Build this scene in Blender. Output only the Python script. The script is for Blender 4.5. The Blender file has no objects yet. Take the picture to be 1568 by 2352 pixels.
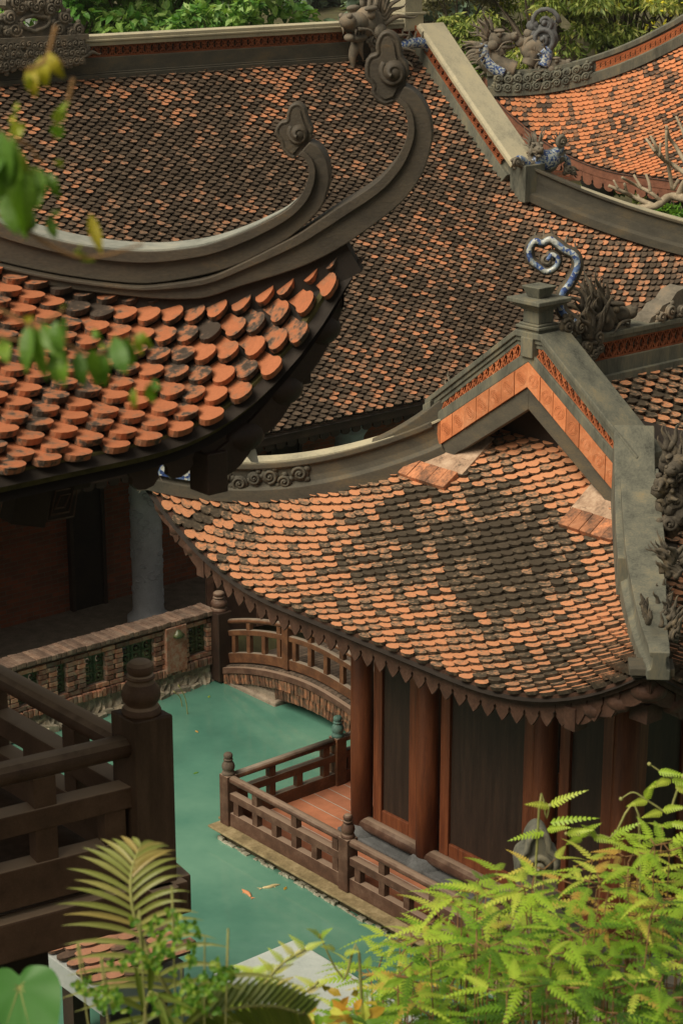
# Temple courtyard: tiled halls round a green pond, seen from a hillside.
import bpy, bmesh, math, random
import numpy as np
from mathutils import Vector
random.seed(7); rng = np.random.default_rng(7)
scn = bpy.context.scene
COL = scn.collection
rad = math.radians
# ------------------------------------------------------------------ camera model and the courtyard's own axes
F, PIT, H = 4600.0, rad(17.3), 11.5          # focal length in pixels of a 1568x2352 frame, downward pitch, eye height over the water
CAM = np.array([0, 0, H])
def unit(v):
    v = np.asarray(v, float); n = np.linalg.norm(v); return v / n if n else v
E1 = np.array([math.cos(rad(40.5)), math.sin(rad(40.5)), 0]); E2 = np.array([E1[1], -E1[0], 0]); UP = np.array([0, 0, 1.0])
ORG = np.array([-1.559, 23.0537, 0])
def W(a, b, z=0.0): return ORG + E1 * a + E2 * b + UP * z
def ray(u, v):
    x, y = (u - 784) / F, -(v - 1176) / F
    return np.array([x, math.cos(PIT) + y * math.sin(PIT), -math.sin(PIT) + y * math.cos(PIT)])
def onplane(u, v, p, n):
    d = ray(u, v); return CAM + d * (np.dot(p - CAM, n) / np.dot(d, n))
def atY(u, v, y):
    d = ray(u, v); return CAM + d * (y / d[1])
def atZ(u, v, z):
    d = ray(u, v); return CAM + d * ((z - H) / d[2])
# ------------------------------------------------------------------ materials
def newmat(name):
    m = bpy.data.materials.new(name); m.use_nodes = True
    return m, m.node_tree.nodes, m.node_tree.links, m.node_tree.nodes['Principled BSDF']
def ramp(N, stops):
    r = N.new('ShaderNodeValToRGB'); e = r.color_ramp.elements
    while len(e) < len(stops): e.new(0.5)
    for k, (p, c) in enumerate(stops):
        e[k].position = p; e[k].color = (*c, 1) if len(c) == 3 else c
    return r
def coords(N, L, scale=(1, 1, 1)):
    t = N.new('ShaderNodeTexCoord'); mp = N.new('ShaderNodeMapping'); mp.inputs['Scale'].default_value = scale
    L.new(t.outputs['Object'], mp.inputs['Vector']); return mp.outputs['Vector']
def noise(N, L, vec, scale, detail=4, rough=.55):
    n = N.new('ShaderNodeTexNoise'); n.inputs['Scale'].default_value = scale; n.inputs['Detail'].default_value = detail
    n.inputs['Roughness'].default_value = rough; L.new(vec, n.inputs['Vector']); return n.outputs['Fac']
def math_(N, L, op, a, b):
    n = N.new('ShaderNodeMath'); n.operation = op
    for k, x in enumerate((a, b)):
        if isinstance(x, (int, float)): n.inputs[k].default_value = x
        else: L.new(x, n.inputs[k])
    return n.outputs[0]
def mix(N, L, fac, a, b, mode='MIX'):
    n = N.new('ShaderNodeMixRGB'); n.blend_type = mode
    for k, x in enumerate((fac, a, b)):
        if isinstance(x, (int, float)): n.inputs[k].default_value = x
        elif isinstance(x, tuple): n.inputs[k].default_value = (*x, 1)
        else: L.new(x, n.inputs[k])
    return n.outputs[0]
def bump(N, L, B, h, strength, dist=.02):
    b = N.new('ShaderNodeBump'); b.inputs['Strength'].default_value = strength; b.inputs['Distance'].default_value = dist
    L.new(h, b.inputs['Height']); L.new(b.outputs['Normal'], B.inputs['Normal'])
def weathered(name, stops, scale=3.0, stretch=(1, 1, 1), rough=.8, bmp=.4, fine=25, spec=.3, speck=None, dist=.02, per=0, dust_light=None):
    """two noises (large stains + fine grain) through a colour ramp"""
    m, N, L, B = newmat(name)
    v = coords(N, L, stretch)
    a = noise(N, L, v, scale, 6, .6); b = noise(N, L, v, fine, 5, .6)
    f = math_(N, L, 'ADD', math_(N, L, 'MULTIPLY', a, .68), math_(N, L, 'MULTIPLY', b, .32))
    r = ramp(N, stops); L.new(f, r.inputs['Fac']); c = r.outputs['Color']
    if speck:
        s = noise(N, L, v, speck[2], 3, .7); sr = ramp(N, [(speck[1], (0, 0, 0)), (speck[1] + .06, (1, 1, 1))]); L.new(s, sr.inputs['Fac'])
        c = mix(N, L, sr.outputs['Color'], c, speck[0])
    if dust_light:      # dusty, lichened upper faces; light from above also put into the colour
        g = N.new('ShaderNodeNewGeometry'); sp = N.new('ShaderNodeSeparateXYZ'); L.new(g.outputs['True Normal'], sp.inputs[0])
        dr = ramp(N, [(.55, (0, 0, 0)), (.95, (1, 1, 1))]); L.new(math_(N, L, 'ADD', sp.outputs['Z'], math_(N, L, 'MULTIPLY', math_(N, L, 'SUBTRACT', a, .5), .6)), dr.inputs['Fac']); c = mix(N, L, dr.outputs['Color'], c, dust_light)
    if per:       # each piece (brick, plank) has its own tone
        at = N.new('ShaderNodeAttribute'); at.attribute_name = 'rnd'; pr_ = ramp(N, [(0, (1 - per, 1 - per, 1 - per * .95)), (.6, (1, 1, 1)), (1, (1 + per * .8, 1 + per * .6, 1 + per * .45))]); L.new(at.outputs['Fac'], pr_.inputs['Fac']); c = mix(N, L, 1.0, c, pr_.outputs['Color'], 'MULTIPLY')
    L.new(c, B.inputs['Base Color']); B.inputs['Roughness'].default_value = rough; B.inputs['Specular IOR Level'].default_value = spec
    bump(N, L, B, f, bmp, dist)
    return m
def tile_mat(name, bright, dark, mid, share, big=.5, fine=16, blot=1.0):
    """terracotta: each tile has its own tone (face attribute rnd), stains drift over many tiles, and blotches sit inside a tile"""
    m, N, L, B = newmat(name)
    at = N.new('ShaderNodeAttribute'); at.attribute_name = 'rnd'
    v = coords(N, L)
    lg = noise(N, L, v, big, 3, .6); md = noise(N, L, v, fine, 4, .65); fn = noise(N, L, v, 70, 3, .6)
    t = math_(N, L, 'ADD', at.outputs['Fac'], math_(N, L, 'MULTIPLY', math_(N, L, 'SUBTRACT', lg, .5), 1.7))
    t = math_(N, L, 'ADD', t, math_(N, L, 'MULTIPLY', math_(N, L, 'SUBTRACT', md, .5), blot))
    r = ramp(N, [(0, bright), (max(.02, share - .3), tuple(x * .9 for x in bright)), (share - .06, mid), (min(.96, share + .16), dark), (1, tuple(x * .62 for x in dark))])
    L.new(t, r.inputs['Fac'])
    c = mix(N, L, .55, r.outputs['Color'], mix(N, L, fn, (.55, .5, .45), (1.25, 1.2, 1.1)), 'MULTIPLY')
    c2 = mix(N, L, .35, r.outputs['Color'], c)
    L.new(c, B.inputs['Base Color'])
    B.inputs['Roughness'].default_value = .82; B.inputs['Specular IOR Level'].default_value = .25
    bump(N, L, B, math_(N, L, 'ADD', md, math_(N, L, 'MULTIPLY', fn, .5)), .45, .012)
    return m
def leaf_mat(name, stops, rough=.5, trans=.35, spec=.35, vein=None):
    m, N, L, B = newmat(name)
    at = N.new('ShaderNodeAttribute'); at.attribute_name = 'rnd'
    r = ramp(N, stops); L.new(at.outputs['Fac'], r.inputs['Fac'])
    c = r.outputs['Color']
    nz = noise(N, L, coords(N, L), 30, 3); c = mix(N, L, .35, c, mix(N, L, nz, (.6, .6, .5), (1.3, 1.3, 1.2)), 'MULTIPLY')
    L.new(c, B.inputs['Base Color']); B.inputs['Roughness'].default_value = rough; B.inputs['Specular IOR Level'].default_value = spec
    t = N.new('ShaderNodeBsdfTranslucent'); mx = N.new('ShaderNodeMixShader'); mx.inputs[0].default_value = trans
    L.new(mix(N, L, 1.0, c, (1.0, 1.15, .5), 'MULTIPLY'), t.inputs['Color'])
    L.new(B.outputs[0], mx.inputs[1]); L.new(t.outputs[0], mx.inputs[2])
    L.new(mx.outputs[0], N['Material Output'].inputs['Surface'])
    return m
def brick_mat(name, c1, c2, mortar, axis, bw=.24, bh=.075, dark=.0):
    """running bond; axis is the wall's horizontal direction in the world"""
    m, N, L, B = newmat(name)
    g = N.new('ShaderNodeNewGeometry')
    d = N.new('ShaderNodeVectorMath'); d.operation = 'DOT_PRODUCT'; L.new(g.outputs['Position'], d.inputs[0]); d.inputs[1].default_value = tuple(axis)
    s = N.new('ShaderNodeSeparateXYZ'); L.new(g.outputs['Position'], s.inputs[0])
    cb = N.new('ShaderNodeCombineXYZ'); L.new(d.outputs['Value'], cb.inputs[0]); L.new(s.outputs['Z'], cb.inputs[1])
    b = N.new('ShaderNodeTexBrick'); L.new(cb.outputs[0], b.inputs['Vector']); b.inputs['Scale'].default_value = 1
    b.inputs['Brick Width'].default_value = bw; b.inputs['Row Height'].default_value = bh; b.inputs['Mortar Size'].default_value = .007
    b.inputs['Color1'].default_value = (*c1, 1); b.inputs['Color2'].default_value = (*c2, 1); b.inputs['Mortar'].default_value = (*mortar, 1)
    nz = noise(N, L, coords(N, L), 6, 6, .65)
    c = mix(N, L, .7, b.outputs['Color'], mix(N, L, nz, (.35, .35, .33), (1.4, 1.35, 1.3)), 'MULTIPLY')
    L.new(c, B.inputs['Base Color']); B.inputs['Roughness'].default_value = .9; B.inputs['Specular IOR Level'].default_value = .2
    h = math_(N, L, 'ADD', math_(N, L, 'MULTIPLY', b.outputs['Fac'], -1), math_(N, L, 'MULTIPLY', nz, .6)); bump(N, L, B, h, .7, .012)
    return m
M = {}
M['tile_hall'] = tile_mat('weathered_roof_tile', (.53, .235, .125), (.105, .078, .057), (.24, .145, .095), .4, .4, 14, 1.1)
M['tile_pav'] = tile_mat('pavilion_roof_tile', (.6, .275, .145), (.1, .08, .058), (.31, .2, .13), .5, .6, 20, 2.0)
M['tile_near'] = tile_mat('near_roof_tile', (.4, .145, .07), (.08, .062, .05), (.3, .135, .075), .62, .8, 13, 2.6)
M['tile_far'] = tile_mat('bright_roof_tile', (.6, .235, .11), (.11, .08, .062), (.36, .17, .09), .78, .3)
M['tile_pale'] = tile_mat('pale_roof_tile', (.5, .25, .16), (.15, .1, .075), (.36, .19, .125), .6, .8)
M['under'] = weathered('roof_underlay', [(.3, (.012, .009, .007)), (.7, (.03, .022, .017))], 2)
M['ridge'] = weathered('grey_green_lime_render', [(.32, (.035, .036, .029)), (.42, (.085, .087, .07)), (.52, (.125, .125, .098)), (.62, (.175, .16, .11)), (.74, (.24, .17, .085))], 1.5, (2.6, 2.6, .55), .85, .4, 18)
M['ridge_pale'] = weathered('pale_lime_render', [(.3, (.22, .21, .16)), (.5, (.42, .38, .27)), (.7, (.5, .44, .29))], 2.0, (1, 1, 1), .85, .25, 26)
M['ridge_dark'] = weathered('dark_lime_render', [(.3, (.04, .037, .03)), (.5, (.08, .072, .055)), (.66, (.13, .1, .06)), (.8, (.22, .135, .055))], 1.8, (1, 1, 2.2), .75, .25, 30)
M['beam_dark'] = weathered('dark_swept_ridge', [(.28, (.024, .02, .015)), (.45, (.048, .04, .03)), (.58, (.07, .056, .039)), (.7, (.125, .078, .036))], 2.2, (1, 1, 2.0), .6, .35, 40, .4)
M['stone_carved'] = weathered('carved_stone', [(.3, (.07, .062, .05)), (.5, (.155, .135, .105)), (.66, (.23, .175, .12)), (.8, (.27, .17, .09))], 4, (1, 1, 1), .85, .5, 35)
M['stone_grey'] = weathered('grey_stone', [(.3, (.06, .062, .064)), (.7, (.15, .155, .16))], 5, (1, 1, 1), .85, .5, 40)
M['terracotta'] = weathered('orange_terracotta', [(.3, (.36, .12, .05)), (.5, (.5, .18, .075)), (.7, (.62, .29, .15))], 3, (1, 1, 1), .85, .3, 30, per=.22)
M['lattice'] = weathered('terracotta_lattice', [(.3, (.2, .06, .025)), (.55, (.42, .13, .05)), (.7, (.5, .19, .08))], 3, (1, 1, 1), .85, .4, 30)
M['lattice_dark'] = weathered('stained_terracotta_lattice', [(.3, (.1, .032, .016)), (.55, (.26, .078, .03)), (.7, (.4, .14, .06))], 3, (1, 1, 1), .85, .4, 30)
M['wood_dark'] = weathered('dark_wood', [(.3, (.014, .008, .006)), (.5, (.034, .018, .012)), (.7, (.06, .034, .021))], 2.5, (1, 1, 1), .6, .3, 45, .35)
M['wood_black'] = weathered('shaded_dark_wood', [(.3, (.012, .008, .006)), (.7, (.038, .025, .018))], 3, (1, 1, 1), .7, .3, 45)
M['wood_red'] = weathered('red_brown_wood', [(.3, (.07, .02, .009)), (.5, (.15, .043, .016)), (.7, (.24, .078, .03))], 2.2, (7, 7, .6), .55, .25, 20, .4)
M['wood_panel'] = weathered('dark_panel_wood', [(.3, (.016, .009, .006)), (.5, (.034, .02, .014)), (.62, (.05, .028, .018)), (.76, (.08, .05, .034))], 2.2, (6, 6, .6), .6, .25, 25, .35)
M['wood_rail'] = weathered('weathered_rail_wood', [(.3, (.035, .018, .012)), (.5, (.085, .042, .027)), (.7, (.16, .1, .07))], 2.8, (2, 2, 2), .65, .4, 45, .35, dust_light=(.24, .17, .125))
M['wood_grey'] = weathered('grey_weathered_wood', [(.3, (.05, .036, .027)), (.55, (.12, .09, .068)), (.75, (.2, .16, .125))], 3, (3, 3, 1), .75, .5, 45, per=.3)
M['wood_bridge'] = weathered('orange_brown_wood', [(.3, (.04, .018, .01)), (.5, (.1, .04, .017)), (.7, (.18, .085, .04))], 2.5, (2, 2, 2), .6, .4, 40, .4, dust_light=(.22, .18, .14))
M['wood_balcony'] = weathered('brown_balcony_wood', [(.3, (.034, .019, .011)), (.5, (.072, .042, .026)), (.7, (.12, .075, .048))], 2.5, (5, 5, .7), .6, .25, 50, .35)
M['wood_balcony_rail'] = weathered('dusty_balcony_wood', [(.3, (.05, .026, .015)), (.5, (.1, .055, .033)), (.7, (.15, .088, .056))], 2.5, (2, 2, 2), .62, .3, 60, .35, dust_light=(.33, .24, .165))  # paler tops are part dusty, part light from above put into the colour
M['brick_hall'] = brick_mat('hall_brick', (.34, .11, .06), (.2, .085, .055), (.2, .15, .11), E1)
M['brick_pond'] = weathered('pond_brick', [(.3, (.15, .08, .056)), (.44, (.36, .16, .1)), (.54, (.38, .24, .17)), (.7, (.44, .35, .26))], 9, (1, 1, 1), .9, .7, 40, .2, per=.6)
M['brick_arch'] = weathered('mossy_arch_brick', [(.3, (.03, .026, .018)), (.45, (.1, .068, .045)), (.58, (.22, .1, .055)), (.75, (.3, .21, .14))], 11, (1, 1, 1), .9, .7, 40, .2, per=.55)
M['mortar'] = weathered('stained_mortar', [(.3, (.14, .11, .085)), (.7, (.33, .27, .21))], 5, (1, 1, 1), .95, .8, 40, .2)
M['rubble'] = weathered('waterline_stone', [(.3, (.15, .13, .095)), (.5, (.3, .265, .2)), (.7, (.48, .44, .35))], 6, (1, 1, 1), .95, 1.0, 28, .2, per=.35)
M['ceramic'] = weathered('green_glazed_ceramic', [(.3, (.02, .028, .012)), (.5, (.055, .075, .03)), (.7, (.14, .13, .05))], 9, (1, 1, 1), .35, .5, 40, .5)
M['floor_tile'] = brick_mat('terracotta_paving', (.5, .2, .11), (.42, .17, .1), (.42, .4, .36), E1)
M['gold_edge'] = weathered('ochre_edge_moulding', [(.3, (.1, .08, .042)), (.5, (.22, .17, .09)), (.7, (.36, .29, .17))], 6, (1, 1, 1), .85, .5, 30)
M['moss_edge'] = weathered('mossy_platform_edge', [(.3, (.03, .026, .016)), (.5, (.07, .06, .034)), (.68, (.13, .1, .05)), (.8, (.3, .25, .15))], 9, (1, 1, 1), .9, 1.0, 30, .2)
M['limestain'] = weathered('lime_stained_waterline', [(.35, (.12, .11, .07)), (.52, (.4, .38, .3)), (.7, (.55, .53, .45))], 16, (1, 1, 1), .9, 1, 50, .2)
M['white_wall'] = weathered('white_lime_wall', [(.3, (.26, .29, .29)), (.7, (.4, .42, .41))], 3, (1, 1, 1), .85, .2, 30)
M['slab'] = weathered('pale_wet_slab', [(.3, (.34, .39, .38)), (.46, (.5, .56, .54)), (.7, (.64, .69, .66))], 2, (1, 1, 1), .35, .1, 30, .4, ((.1, .1, .08), .7, 55))  # brightness of reflected sky put into the colour, with dark specks
M['rope'] = weathered('old_cable', [(.3, (.05, .045, .03)), (.7, (.12, .105, .07))], 8)
M['bark'] = weathered('bark', [(.3, (.05, .04, .03)), (.7, (.15, .12, .09))], 6, (1, 1, .3), .9, .8, 30)
M['bark_pale'] = weathered('pale_bark', [(.3, (.2, .16, .11)), (.7, (.42, .35, .25))], 8, (1, 1, 1), .85, .6, 30)
M['stem'] = weathered('brown_stem', [(.3, (.1, .05, .02)), (.7, (.26, .15, .06))], 12)
M['stem_green'] = weathered('green_stem', [(.3, (.16, .19, .05)), (.7, (.34, .32, .12))], 12)
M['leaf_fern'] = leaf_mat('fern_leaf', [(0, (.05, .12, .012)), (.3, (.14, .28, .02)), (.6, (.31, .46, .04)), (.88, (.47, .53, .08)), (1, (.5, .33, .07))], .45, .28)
M['leaf_frond'] = leaf_mat('olive_frond_leaf', [(0, (.07, .12, .015)), (.5, (.17, .21, .04)), (.8, (.28, .29, .09)), (1, (.34, .27, .09))], .4, .3)
M['leaf_small'] = leaf_mat('small_green_leaf', [(0, (.05, .15, .015)), (.6, (.14, .29, .03)), (1, (.27, .36, .05))], .5, .35)
M['leaf_round'] = leaf_mat('round_green_leaf', [(0, (.035, .13, .02)), (.5, (.05, .17, .03)), (1, (.16, .3, .08))], .45, .2)
M['leaf_hang'] = leaf_mat('hanging_leaf', [(0, (.05, .15, .03)), (.4, (.15, .28, .03)), (.7, (.32, .34, .03)), (1, (.46, .32, .02))], .42, .4, .4)
M['leaf_gold'] = leaf_mat('withered_leaf', [(0, (.3, .3, .03)), (.5, (.5, .26, .03)), (1, (.55, .34, .16))], .5, .3)
M['leaf_tree'] = leaf_mat('broad_tree_leaf', [(0, (.03, .1, .025)), (.35, (.11, .27, .05)), (.7, (.28, .44, .11)), (1, (.42, .55, .2))], .45, .3)
M['leaf_acacia'] = leaf_mat('willowy_tree_leaf', [(0, (.07, .12, .025)), (.45, (.22, .29, .06)), (.8, (.4, .41, .1)), (1, (.55, .5, .15))], .5, .3)
M['leaf_far'] = leaf_mat('distant_leaf', [(0, (.12, .19, .14)), (.5, (.22, .31, .21)), (1, (.36, .43, .28))], .6, .2)  # pale blue-green: distance haze put into the leaf colour
M['leaf_dull'] = leaf_mat('dull_brown_leaf', [(0, (.1, .1, .055)), (.6, (.2, .19, .1)), (1, (.32, .29, .16))], .6, .2)
M['blossom'] = leaf_mat('yellow_blossom', [(0, (.5, .45, .02)), (1, (.75, .68, .05))], .6, .25)
M['koi_orange'] = weathered('orange_koi_skin', [(.3, (.5, .2, .08)), (.7, (.6, .3, .16))], 20, (1, 1, 1), .4, .1)
M['koi_pale'] = weathered('pale_koi_skin', [(.3, (.5, .42, .2)), (.7, (.62, .5, .3))], 20, (1, 1, 1), .4, .1)
def mosaic_mat():
    m, N, L, B = newmat('blue_white_shard_mosaic')
    v = N.new('ShaderNodeTexVoronoi'); v.inputs['Scale'].default_value = 26; L.new(coords(N, L), v.inputs['Vector'])
    s = N.new('ShaderNodeSeparateColor'); L.new(v.outputs['Color'], s.inputs[0])
    r = ramp(N, [(0, (.04, .07, .2)), (.3, (.1, .16, .32)), (.5, (.24, .3, .36)), (.66, (.42, .44, .42)), (1, (.55, .52, .43))]); r.color_ramp.interpolation = 'CONSTANT'
    L.new(s.outputs[0], r.inputs['Fac']); L.new(r.outputs['Color'], B.inputs['Base Color']); B.inputs['Roughness'].default_value = .25
    bump(N, L, B, v.outputs['Distance'], .6, .01); return m
M['mosaic'] = mosaic_mat()
def water_mat():
    m, N, L, B = newmat('pond_water')
    v = coords(N, L)
    n = noise(N, L, v, .3, 6, .65); r = ramp(N, [(.32, (.055, .155, .118)), (.5, (.088, .22, .165)), (.68, (.14, .29, .215))]); L.new(n, r.inputs['Fac'])
    L.new(r.outputs['Color'], B.inputs['Base Color']); B.inputs['Roughness'].default_value = .06; B.inputs['IOR'].default_value = 1.5
    bump(N, L, B, noise(N, L, v, 5.5, 4), .12, .02); return m
M['water'] = water_mat()
M['ground'] = weathered('earth_and_moss', [(.3, (.035, .03, .018)), (.5, (.07, .065, .03)), (.7, (.11, .12, .045))], .8, (1, 1, 1), .95, .6, 9)
M['hill'] = weathered('hill_scrub', [(.3, (.12, .16, .13)), (.5, (.19, .24, .18)), (.7, (.28, .31, .22))], .05, (1, 1, 1), .95, .6, .6)  # lightened towards blue, so the colour carries the distance haze
M['hair_moss'] = weathered('mossy_plank', [(.3, (.03, .03, .012)), (.5, (.07, .06, .02)), (.7, (.13, .11, .04))], 6, (1, 1, 1), .9, .6, 30)
M['terracotta_stained'] = weathered('stained_brick_coping', [(.34, (.06, .045, .035)), (.46, (.2, .1, .06)), (.56, (.42, .18, .09)), (.7, (.5, .25, .14))], 5, (1, 1, 1), .9, .5, 30, per=.4)
M['wood_fringe'] = weathered('dark_red_fringe_wood', [(.3, (.03, .015, .01)), (.5, (.066, .032, .02)), (.7, (.11, .058, .04))], 5, (1, 1, 1), .7, .4, 40)
M['ridge_grey'] = weathered('pale_grey_lime_top', [(.3, (.13, .14, .12)), (.5, (.26, .27, .24)), (.68, (.36, .35, .29)), (.8, (.4, .27, .13))], 4, (1, 1, 1), .85, .3, 26)
M['stone_dark'] = weathered('dark_carved_stone', [(.3, (.035, .03, .024)), (.5, (.085, .072, .054)), (.66, (.15, .115, .07)), (.8, (.24, .19, .12))], 6, (1, 1, 1), .85, .5, 35)
M['brick_cap'] = weathered('grey_brown_brick_cap', [(.3, (.1, .07, .052)), (.5, (.21, .14, .105)), (.64, (.26, .2, .155)), (.78, (.36, .17, .1))], 8, (1, 1, 1), .9, .6, 40, .2, per=.35)
M['foot_slab'] = weathered('pale_stained_slab', [(.34, (.1, .075, .055)), (.46, (.33, .22, .15)), (.6, (.48, .35, .25)), (.75, (.5, .4, .3))], 4, (1, 1, 1), .9, .4, 25)
M['paper'] = weathered('white_paper_scrap', [(.3, (.5, .48, .42)), (.7, (.62, .6, .54))], 9)
M['net'] = weathered('black_netting_heap', [(.3, (.008, .009, .01)), (.7, (.03, .033, .036))], 20, (1, 1, 1), .9, 1, 60)
# ------------------------------------------------------------------ mesh helpers
BASE = {}
class MB:
    """collects faces in world space and links them as ONE mesh object"""
    def __init__(s): s.v = []; s.f = []; s.r = []; s.n = 0; s.sm = []
    def add(s, verts, faces, r=.5, smooth=False):
        o = s.n; verts = np.asarray(verts, float).reshape(-1, 3); s.v.append(verts); s.n += len(verts)
        for f in faces: s.f.append(tuple(int(i) + o for i in f))
        s.r.extend([r] * len(faces)); s.sm.extend([smooth] * len(faces)); return s
    def box(s, c, ax, h, r=.5):
        c = np.asarray(c, float); X, Y, Z = [unit(a) * k for a, k in zip(ax, h)]
        v = [c + X * i + Y * j + Z * k for k in (-1, 1) for j in (-1, 1) for i in (-1, 1)]
        return s.add(v, [(0, 2, 3, 1), (4, 5, 7, 6), (0, 1, 5, 4), (2, 6, 7, 3), (0, 4, 6, 2), (1, 3, 7, 5)], r)
    def bar(s, p, q, w, h, up=UP, r=.5):
        """box beam from p to q, w wide, h high"""
        p = np.asarray(p, float); q = np.asarray(q, float); d = unit(q - p); sd = unit(np.cross(d, up)); u2 = np.cross(sd, d)
        return s.box((p + q) / 2, (d, sd, u2), (np.linalg.norm(q - p) / 2, w / 2, h / 2), r)
    def sweep(s, path, prof, up=UP, closed=True, caps=True, smooth=False, r=.5, scale=None, side=None):
        """profile [(side, up)] carried along a path; side may be fixed"""
        path = [np.asarray(p, float) for p in path]; n = len(path); k = len(prof); v = []
        for i, p in enumerate(path):
            d = unit(path[min(i + 1, n - 1)] - path[max(i - 1, 0)]); sd = unit(np.cross(d, up)) if side is None else side; u2 = unit(np.cross(sd, d)); u2 = -u2 if side is not None and u2[2] < 0 else u2
            sc = 1 if scale is None else scale[i]
            for a, b in prof: v.append(p + sd * a * sc + u2 * b * sc)
        f = []
        for i in range(n - 1):
            for j in range(k if closed else k - 1):
                j2 = (j + 1) % k; f.append((i * k + j, i * k + j2, (i + 1) * k + j2, (i + 1) * k + j))
        if caps and closed: f += [tuple(range(k - 1, -1, -1)), tuple((n - 1) * k + j for j in range(k))]
        return s.add(v, f, r, smooth)
    def tube(s, path, rr, seg=8, r=.5, up=None):
        path = [np.asarray(p, float) for p in path]; n = len(path)
        if np.isscalar(rr): rr = [rr] * n
        d0 = unit(path[1] - path[0]); ref = np.array([0, 0, 1.0]) if abs(d0[2]) < .9 else np.array([1.0, 0, 0])
        sd = unit(np.cross(d0, ref)); v = []
        for i, p in enumerate(path):
            d = unit(path[min(i + 1, n - 1)] - path[max(i - 1, 0)]); sd = unit(sd - d * np.dot(sd, d)); u2 = np.cross(d, sd)
            for j in range(seg):
                t = 2 * math.pi * j / seg; v.append(p + (sd * math.cos(t) + u2 * math.sin(t)) * max(rr[i], 1e-4))
        f = [(i * seg + j, i * seg + (j + 1) % seg, (i + 1) * seg + (j + 1) % seg, (i + 1) * seg + j) for i in range(n - 1) for j in range(seg)]
        f += [tuple(range(seg - 1, -1, -1)), tuple((n - 1) * seg + j for j in range(seg))]
        return s.add(v, f, r, True)
    def lathe(s, c, prof, seg=20, r=.5, smooth=True):
        c = np.asarray(c, float); v = []
        for (q, z) in prof:
            for j in range(seg):
                t = 2 * math.pi * j / seg; v.append(c + np.array([q * math.cos(t), q * math.sin(t), z]))
        f = [(i * seg + j, i * seg + (j + 1) % seg, (i + 1) * seg + (j + 1) % seg, (i + 1) * seg + j) for i in range(len(prof) - 1) for j in range(seg)]
        f += [tuple(range(seg - 1, -1, -1)), tuple((len(prof) - 1) * seg + j for j in range(seg))]
        return s.add(v, f, r, smooth)
    def blob(s, c, ax, h, r=.5, nu=10, nv=7, warp=0.0):
        c = np.asarray(c, float); A = [unit(a) * k for a, k in zip(ax, h)]; v = []; f = []
        for i in range(nv + 1):
            ph = math.pi * i / nv
            for j in range(nu):
                t = 2 * math.pi * j / nu; w = 1 + warp * (random.random() - .5)
                v.append(c + (A[0] * math.sin(ph) * math.cos(t) + A[1] * math.sin(ph) * math.sin(t) + A[2] * math.cos(ph)) * w)
        for i in range(nv):
            for j in range(nu): f.append((i * nu + j, (i + 1) * nu + j, (i + 1) * nu + (j + 1) % nu, i * nu + (j + 1) % nu))
        return s.add(v, f, r, True)
    def poly(s, outline, o, ax, ay, depth, holes=(), r=.5):
        """2-D outline (x, y) in the frame o, ax, ay, thickened along ax x ay by +-depth/2"""
        bm = bmesh.new(); az = unit(np.cross(ax, ay)); loops = [outline] + list(holes); ed = []; L = []
        for lp in loops:
            vs = [bm.verts.new((x, y, 0)) for x, y in lp]; L.append(vs)
            for i in range(len(vs)): ed.append(bm.edges.new((vs[i], vs[(i + 1) % len(vs)])))
        bmesh.ops.triangle_fill(bm, use_beauty=True, use_dissolve=False, edges=ed)
        bm.verts.index_update(); n = len(bm.verts); P = [v.co.copy() for v in bm.verts]
        T = [tuple(v.index for v in f.verts) for f in bm.faces]; LI = [[v.index for v in lp] for lp in L]; bm.free()
        v = [np.asarray(o) + ax * p.x + ay * p.y + az * depth / 2 for p in P] + [np.asarray(o) + ax * p.x + ay * p.y - az * depth / 2 for p in P]
        f = list(T) + [tuple(i + n for i in reversed(t)) for t in T]
        for lp in LI:
            for i in range(len(lp)): a, b = lp[i], lp[(i + 1) % len(lp)]; f.append((a, b, b + n, a + n))
        return s.add(v, f, r)
    def strip(s, P, Q, r=.5, smooth=False):
        n = len(P); return s.add(list(P) + list(Q), [(i, i + 1, n + i + 1, n + i) for i in range(n - 1)], r, smooth)
    def build(s, name, m, parent=None, bevel=0, label=None, recalc=True):
        me = bpy.data.meshes.new(name)
        V = np.concatenate(s.v) if s.v else np.zeros((0, 3))
        base = BASE.get(parent.name, np.zeros(3)) if parent else np.zeros(3)
        me.from_pydata((V - base).tolist(), [], s.f); me.update()
        at = me.attributes.new('rnd', 'FLOAT', 'FACE'); at.data.foreach_set('value', np.asarray(s.r, np.float32))
        me.polygons.foreach_set('use_smooth', np.asarray(s.sm, bool))
        if recalc:
            bm = bmesh.new(); bm.from_mesh(me); bmesh.ops.recalc_face_normals(bm, faces=bm.faces[:]); bm.to_mesh(me); bm.free()
        me.materials.append(M[m] if isinstance(m, str) else m)
        o = bpy.data.objects.new(name, me); COL.objects.link(o)
        if parent: o.parent = parent; BASE[o.name] = base
        else: BASE[o.name] = base
        if bevel:
            b = o.modifiers.new('soft_edges', 'BEVEL'); b.width = bevel; b.segments = 2; b.limit_method = 'ANGLE'; b.angle_limit = rad(40)
        if label: o['label'] = label
        return o
def thing(name, label, cat, loc=(0, 0, 0), group=None):
    o = bpy.data.objects.new(name, None); COL.objects.link(o); o.location = tuple(loc); o.empty_display_size = .2
    o['label'] = label; o['category'] = cat
    if group: o['group'] = group
    BASE[o.name] = np.asarray(loc, float); return o
def tag(o, label, cat, group=None):
    o['label'] = label; o['category'] = cat
    if group: o['group'] = group
    return o
def sub(parent, mb, name, m, **k): return mb.build(name, m, parent, **k)
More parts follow.
